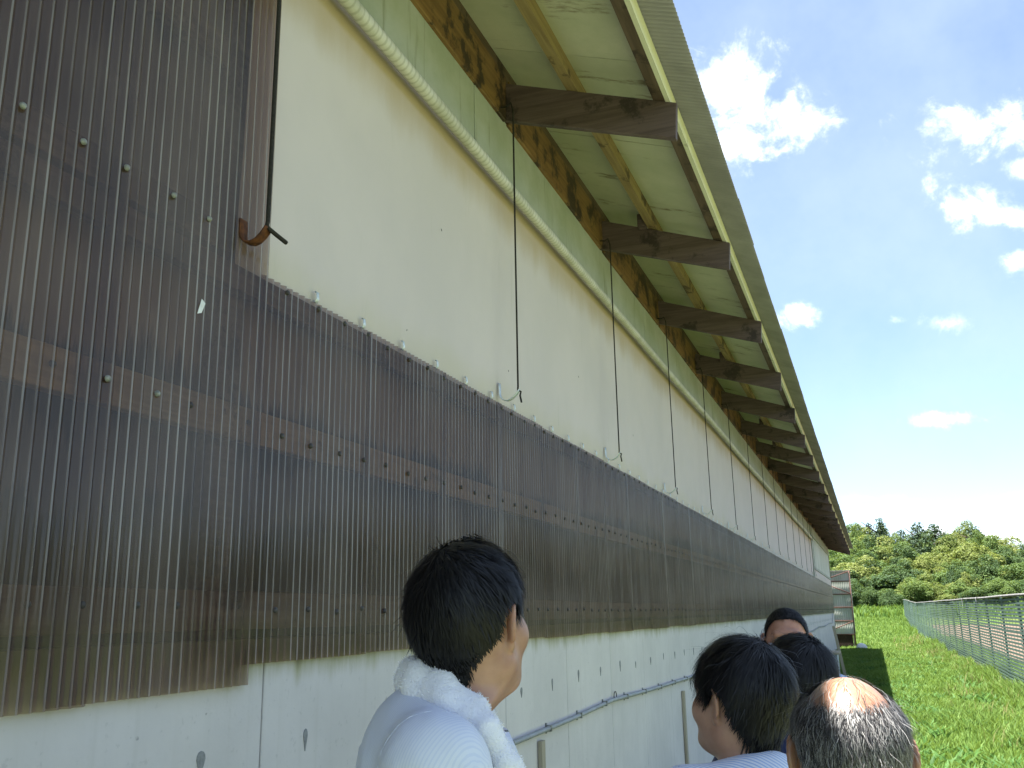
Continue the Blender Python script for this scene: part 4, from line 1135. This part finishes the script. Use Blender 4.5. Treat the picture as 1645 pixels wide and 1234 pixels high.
BLACK = (['hair_black'], [1.0])
def stand(px, py, d):
    q = at_dist(px, py, d); return q
q = stand(748, 868, 1.66); p1 = (q[0]+.01, q[1], 0.0)
man1, s1 = make_person('person in pale striped shirt with towel round neck, head turned along the barn', p1, q[2], rad(-66), rad(58), rad(5), 'skin_tan', 'shirt_pale',
    dict(seed=1, count=15000, length=.042, thick=.020, nape=-.86, lift=.3, whorl=(-.1, -.45, .86), fvol=.45, shortn=.72), BLACK, fwd_=.055)
q = stand(1185, 1019, 2.02); p2 = (q[0], q[1], 0.0)
man2, s2 = make_person('person in blue and white striped collar shirt facing the barn, bushy black hair', p2, q[2], rad(34), rad(22), rad(4), 'skin_tan', 'shirt_stripe',
    dict(seed=2, count=15000, length=.055, thick=.021, nape=-.95, lift=.3, whorl=(.1, -.4, .88)), BLACK)
q = stand(1280, 1014, 2.50); p3 = (q[0], q[1], 0.0)
man3, s3 = make_person('person in dark navy shirt with smooth black hair, standing behind the striped collar', p3, q[2], rad(18), rad(10), rad(0), 'skin_tan', 'shirt_navy',
    dict(seed=3, count=14000, length=.055, thick=.018, nape=-.90, lift=.05, stray_p=.004, jitter=.08), BLACK)
q = stand(1358, 1087, 1.47); p4 = (q[0], q[1], 0.0)
man4, s4 = make_person('person with shiny bald crown and greying wavy side hair seen from behind', p4, q[2], rad(6), rad(4), rad(-4), 'skin_bald', 'shirt_grey',
    dict(seed=4, count=26000, length=.042, thick=.010, nape=-.90, bald=((0, -.32, 1), .60), bsoft=.36, wave=.42, lift=.10, whorl=(0, -.1, 1), cap_t=.5, width=.0004, jitter=.18), (['hair_black', 'hair_mid', 'hair_grey'], [.22, .42, .36]), ref=1.702)
q = stand(1259, 970, 3.70); p5 = (q[0], q[1], 0.0)
man5, s5 = make_person('person in blue shirt facing back towards the others, ruddy forehead and cropped hair', p5, q[2], rad(176), rad(8), rad(0), 'skin_ruddy', 'shirt_blue',
    dict(seed=5, count=9000, length=.012, thick=.008, nape=-.80, lift=.2, cap_t=.8, front=.16, width=.0006), BLACK)

# towel round the first person's neck
tw = SDF(); path = [(.098, .150, 1.05), (.100, .148, 1.18), (.102, .128, 1.30), (.104, .085, 1.40), (.098, .025, 1.455), (.075, -.055, 1.492), (.035, -.100, 1.508), (0, -.112, 1.512),
                    (-.035, -.100, 1.508), (-.075, -.055, 1.492), (-.098, .025, 1.455), (-.104, .085, 1.40), (-.102, .128, 1.30), (-.100, .148, 1.18), (-.098, .150, 1.05)]
path = [(a, b+.055*float(sstep(c, 1.40, 1.50)), c-.008) for a, b, c in path]
for a, b in zip(path, path[1:]):
    for f_ in (-1, 1):
        oa = np.array(a)+np.array([a[0]*.16, (a[1]+.02)*.10, -.012])*f_; ob = np.array(b)+np.array([b[0]*.16, (b[1]+.02)*.10, -.012])*f_
        tw.cap(oa, ob, .0175, .0175, .02)
wx = axis((-.18, .185, .006)); wy = axis((-.17, .22, .006)); wz = axis((.99, 1.56, .006))
WV, WF = surface(tw.grid(wx, wy, wz), wx, wy, wz)
cen = np.array(path)
for i, v in enumerate(WV):
    p = Vector(v); d = .0025*mnoise.noise(p*45) + .005*mnoise.noise(p*14+Vector((3, 1, 2)))
    j = np.argmin(np.linalg.norm(cen-v, axis=1)); nn = v-cen[j]; nn /= max(np.linalg.norm(nn), 1e-6); WV[i] = v+nn*d
# terry loops
n = 26000; fi = rng.integers(0, len(WF), n); c = WV[WF[fi]].mean(1)+rng.normal(size=(n, 3))*.0015
e = np.cross(WV[WF[fi, 1]]-WV[WF[fi, 0]], WV[WF[fi, 2]]-WV[WF[fi, 0]]); e /= np.maximum(np.linalg.norm(e, axis=1), 1e-9)[:, None]
dirn = e+rng.normal(size=(n, 3))*.5; sdv = np.cross(dirn, rng.normal(size=(n, 3))); sdv /= np.linalg.norm(sdv, axis=1)[:, None]
LV = np.stack([c-sdv*.0007, c+sdv*.0007, c+dirn*.0020], 1).reshape(-1, 3)
twr = thing('towel', 'white terry towel draped round the neck of the person in pale shirt', 'towel', tuple(man1.location), rad(-66)); twr.scale = (s1, s1, s1)
link('cloth', npmesh('cloth', WV, WF), 'towel', twr, smooth=True)
lo_ = link('terry_loops', npmesh('terry_loops', LV, np.arange(3*n).reshape(-1, 3)), 'towel', twr); lo_['kind'] = 'stuff'
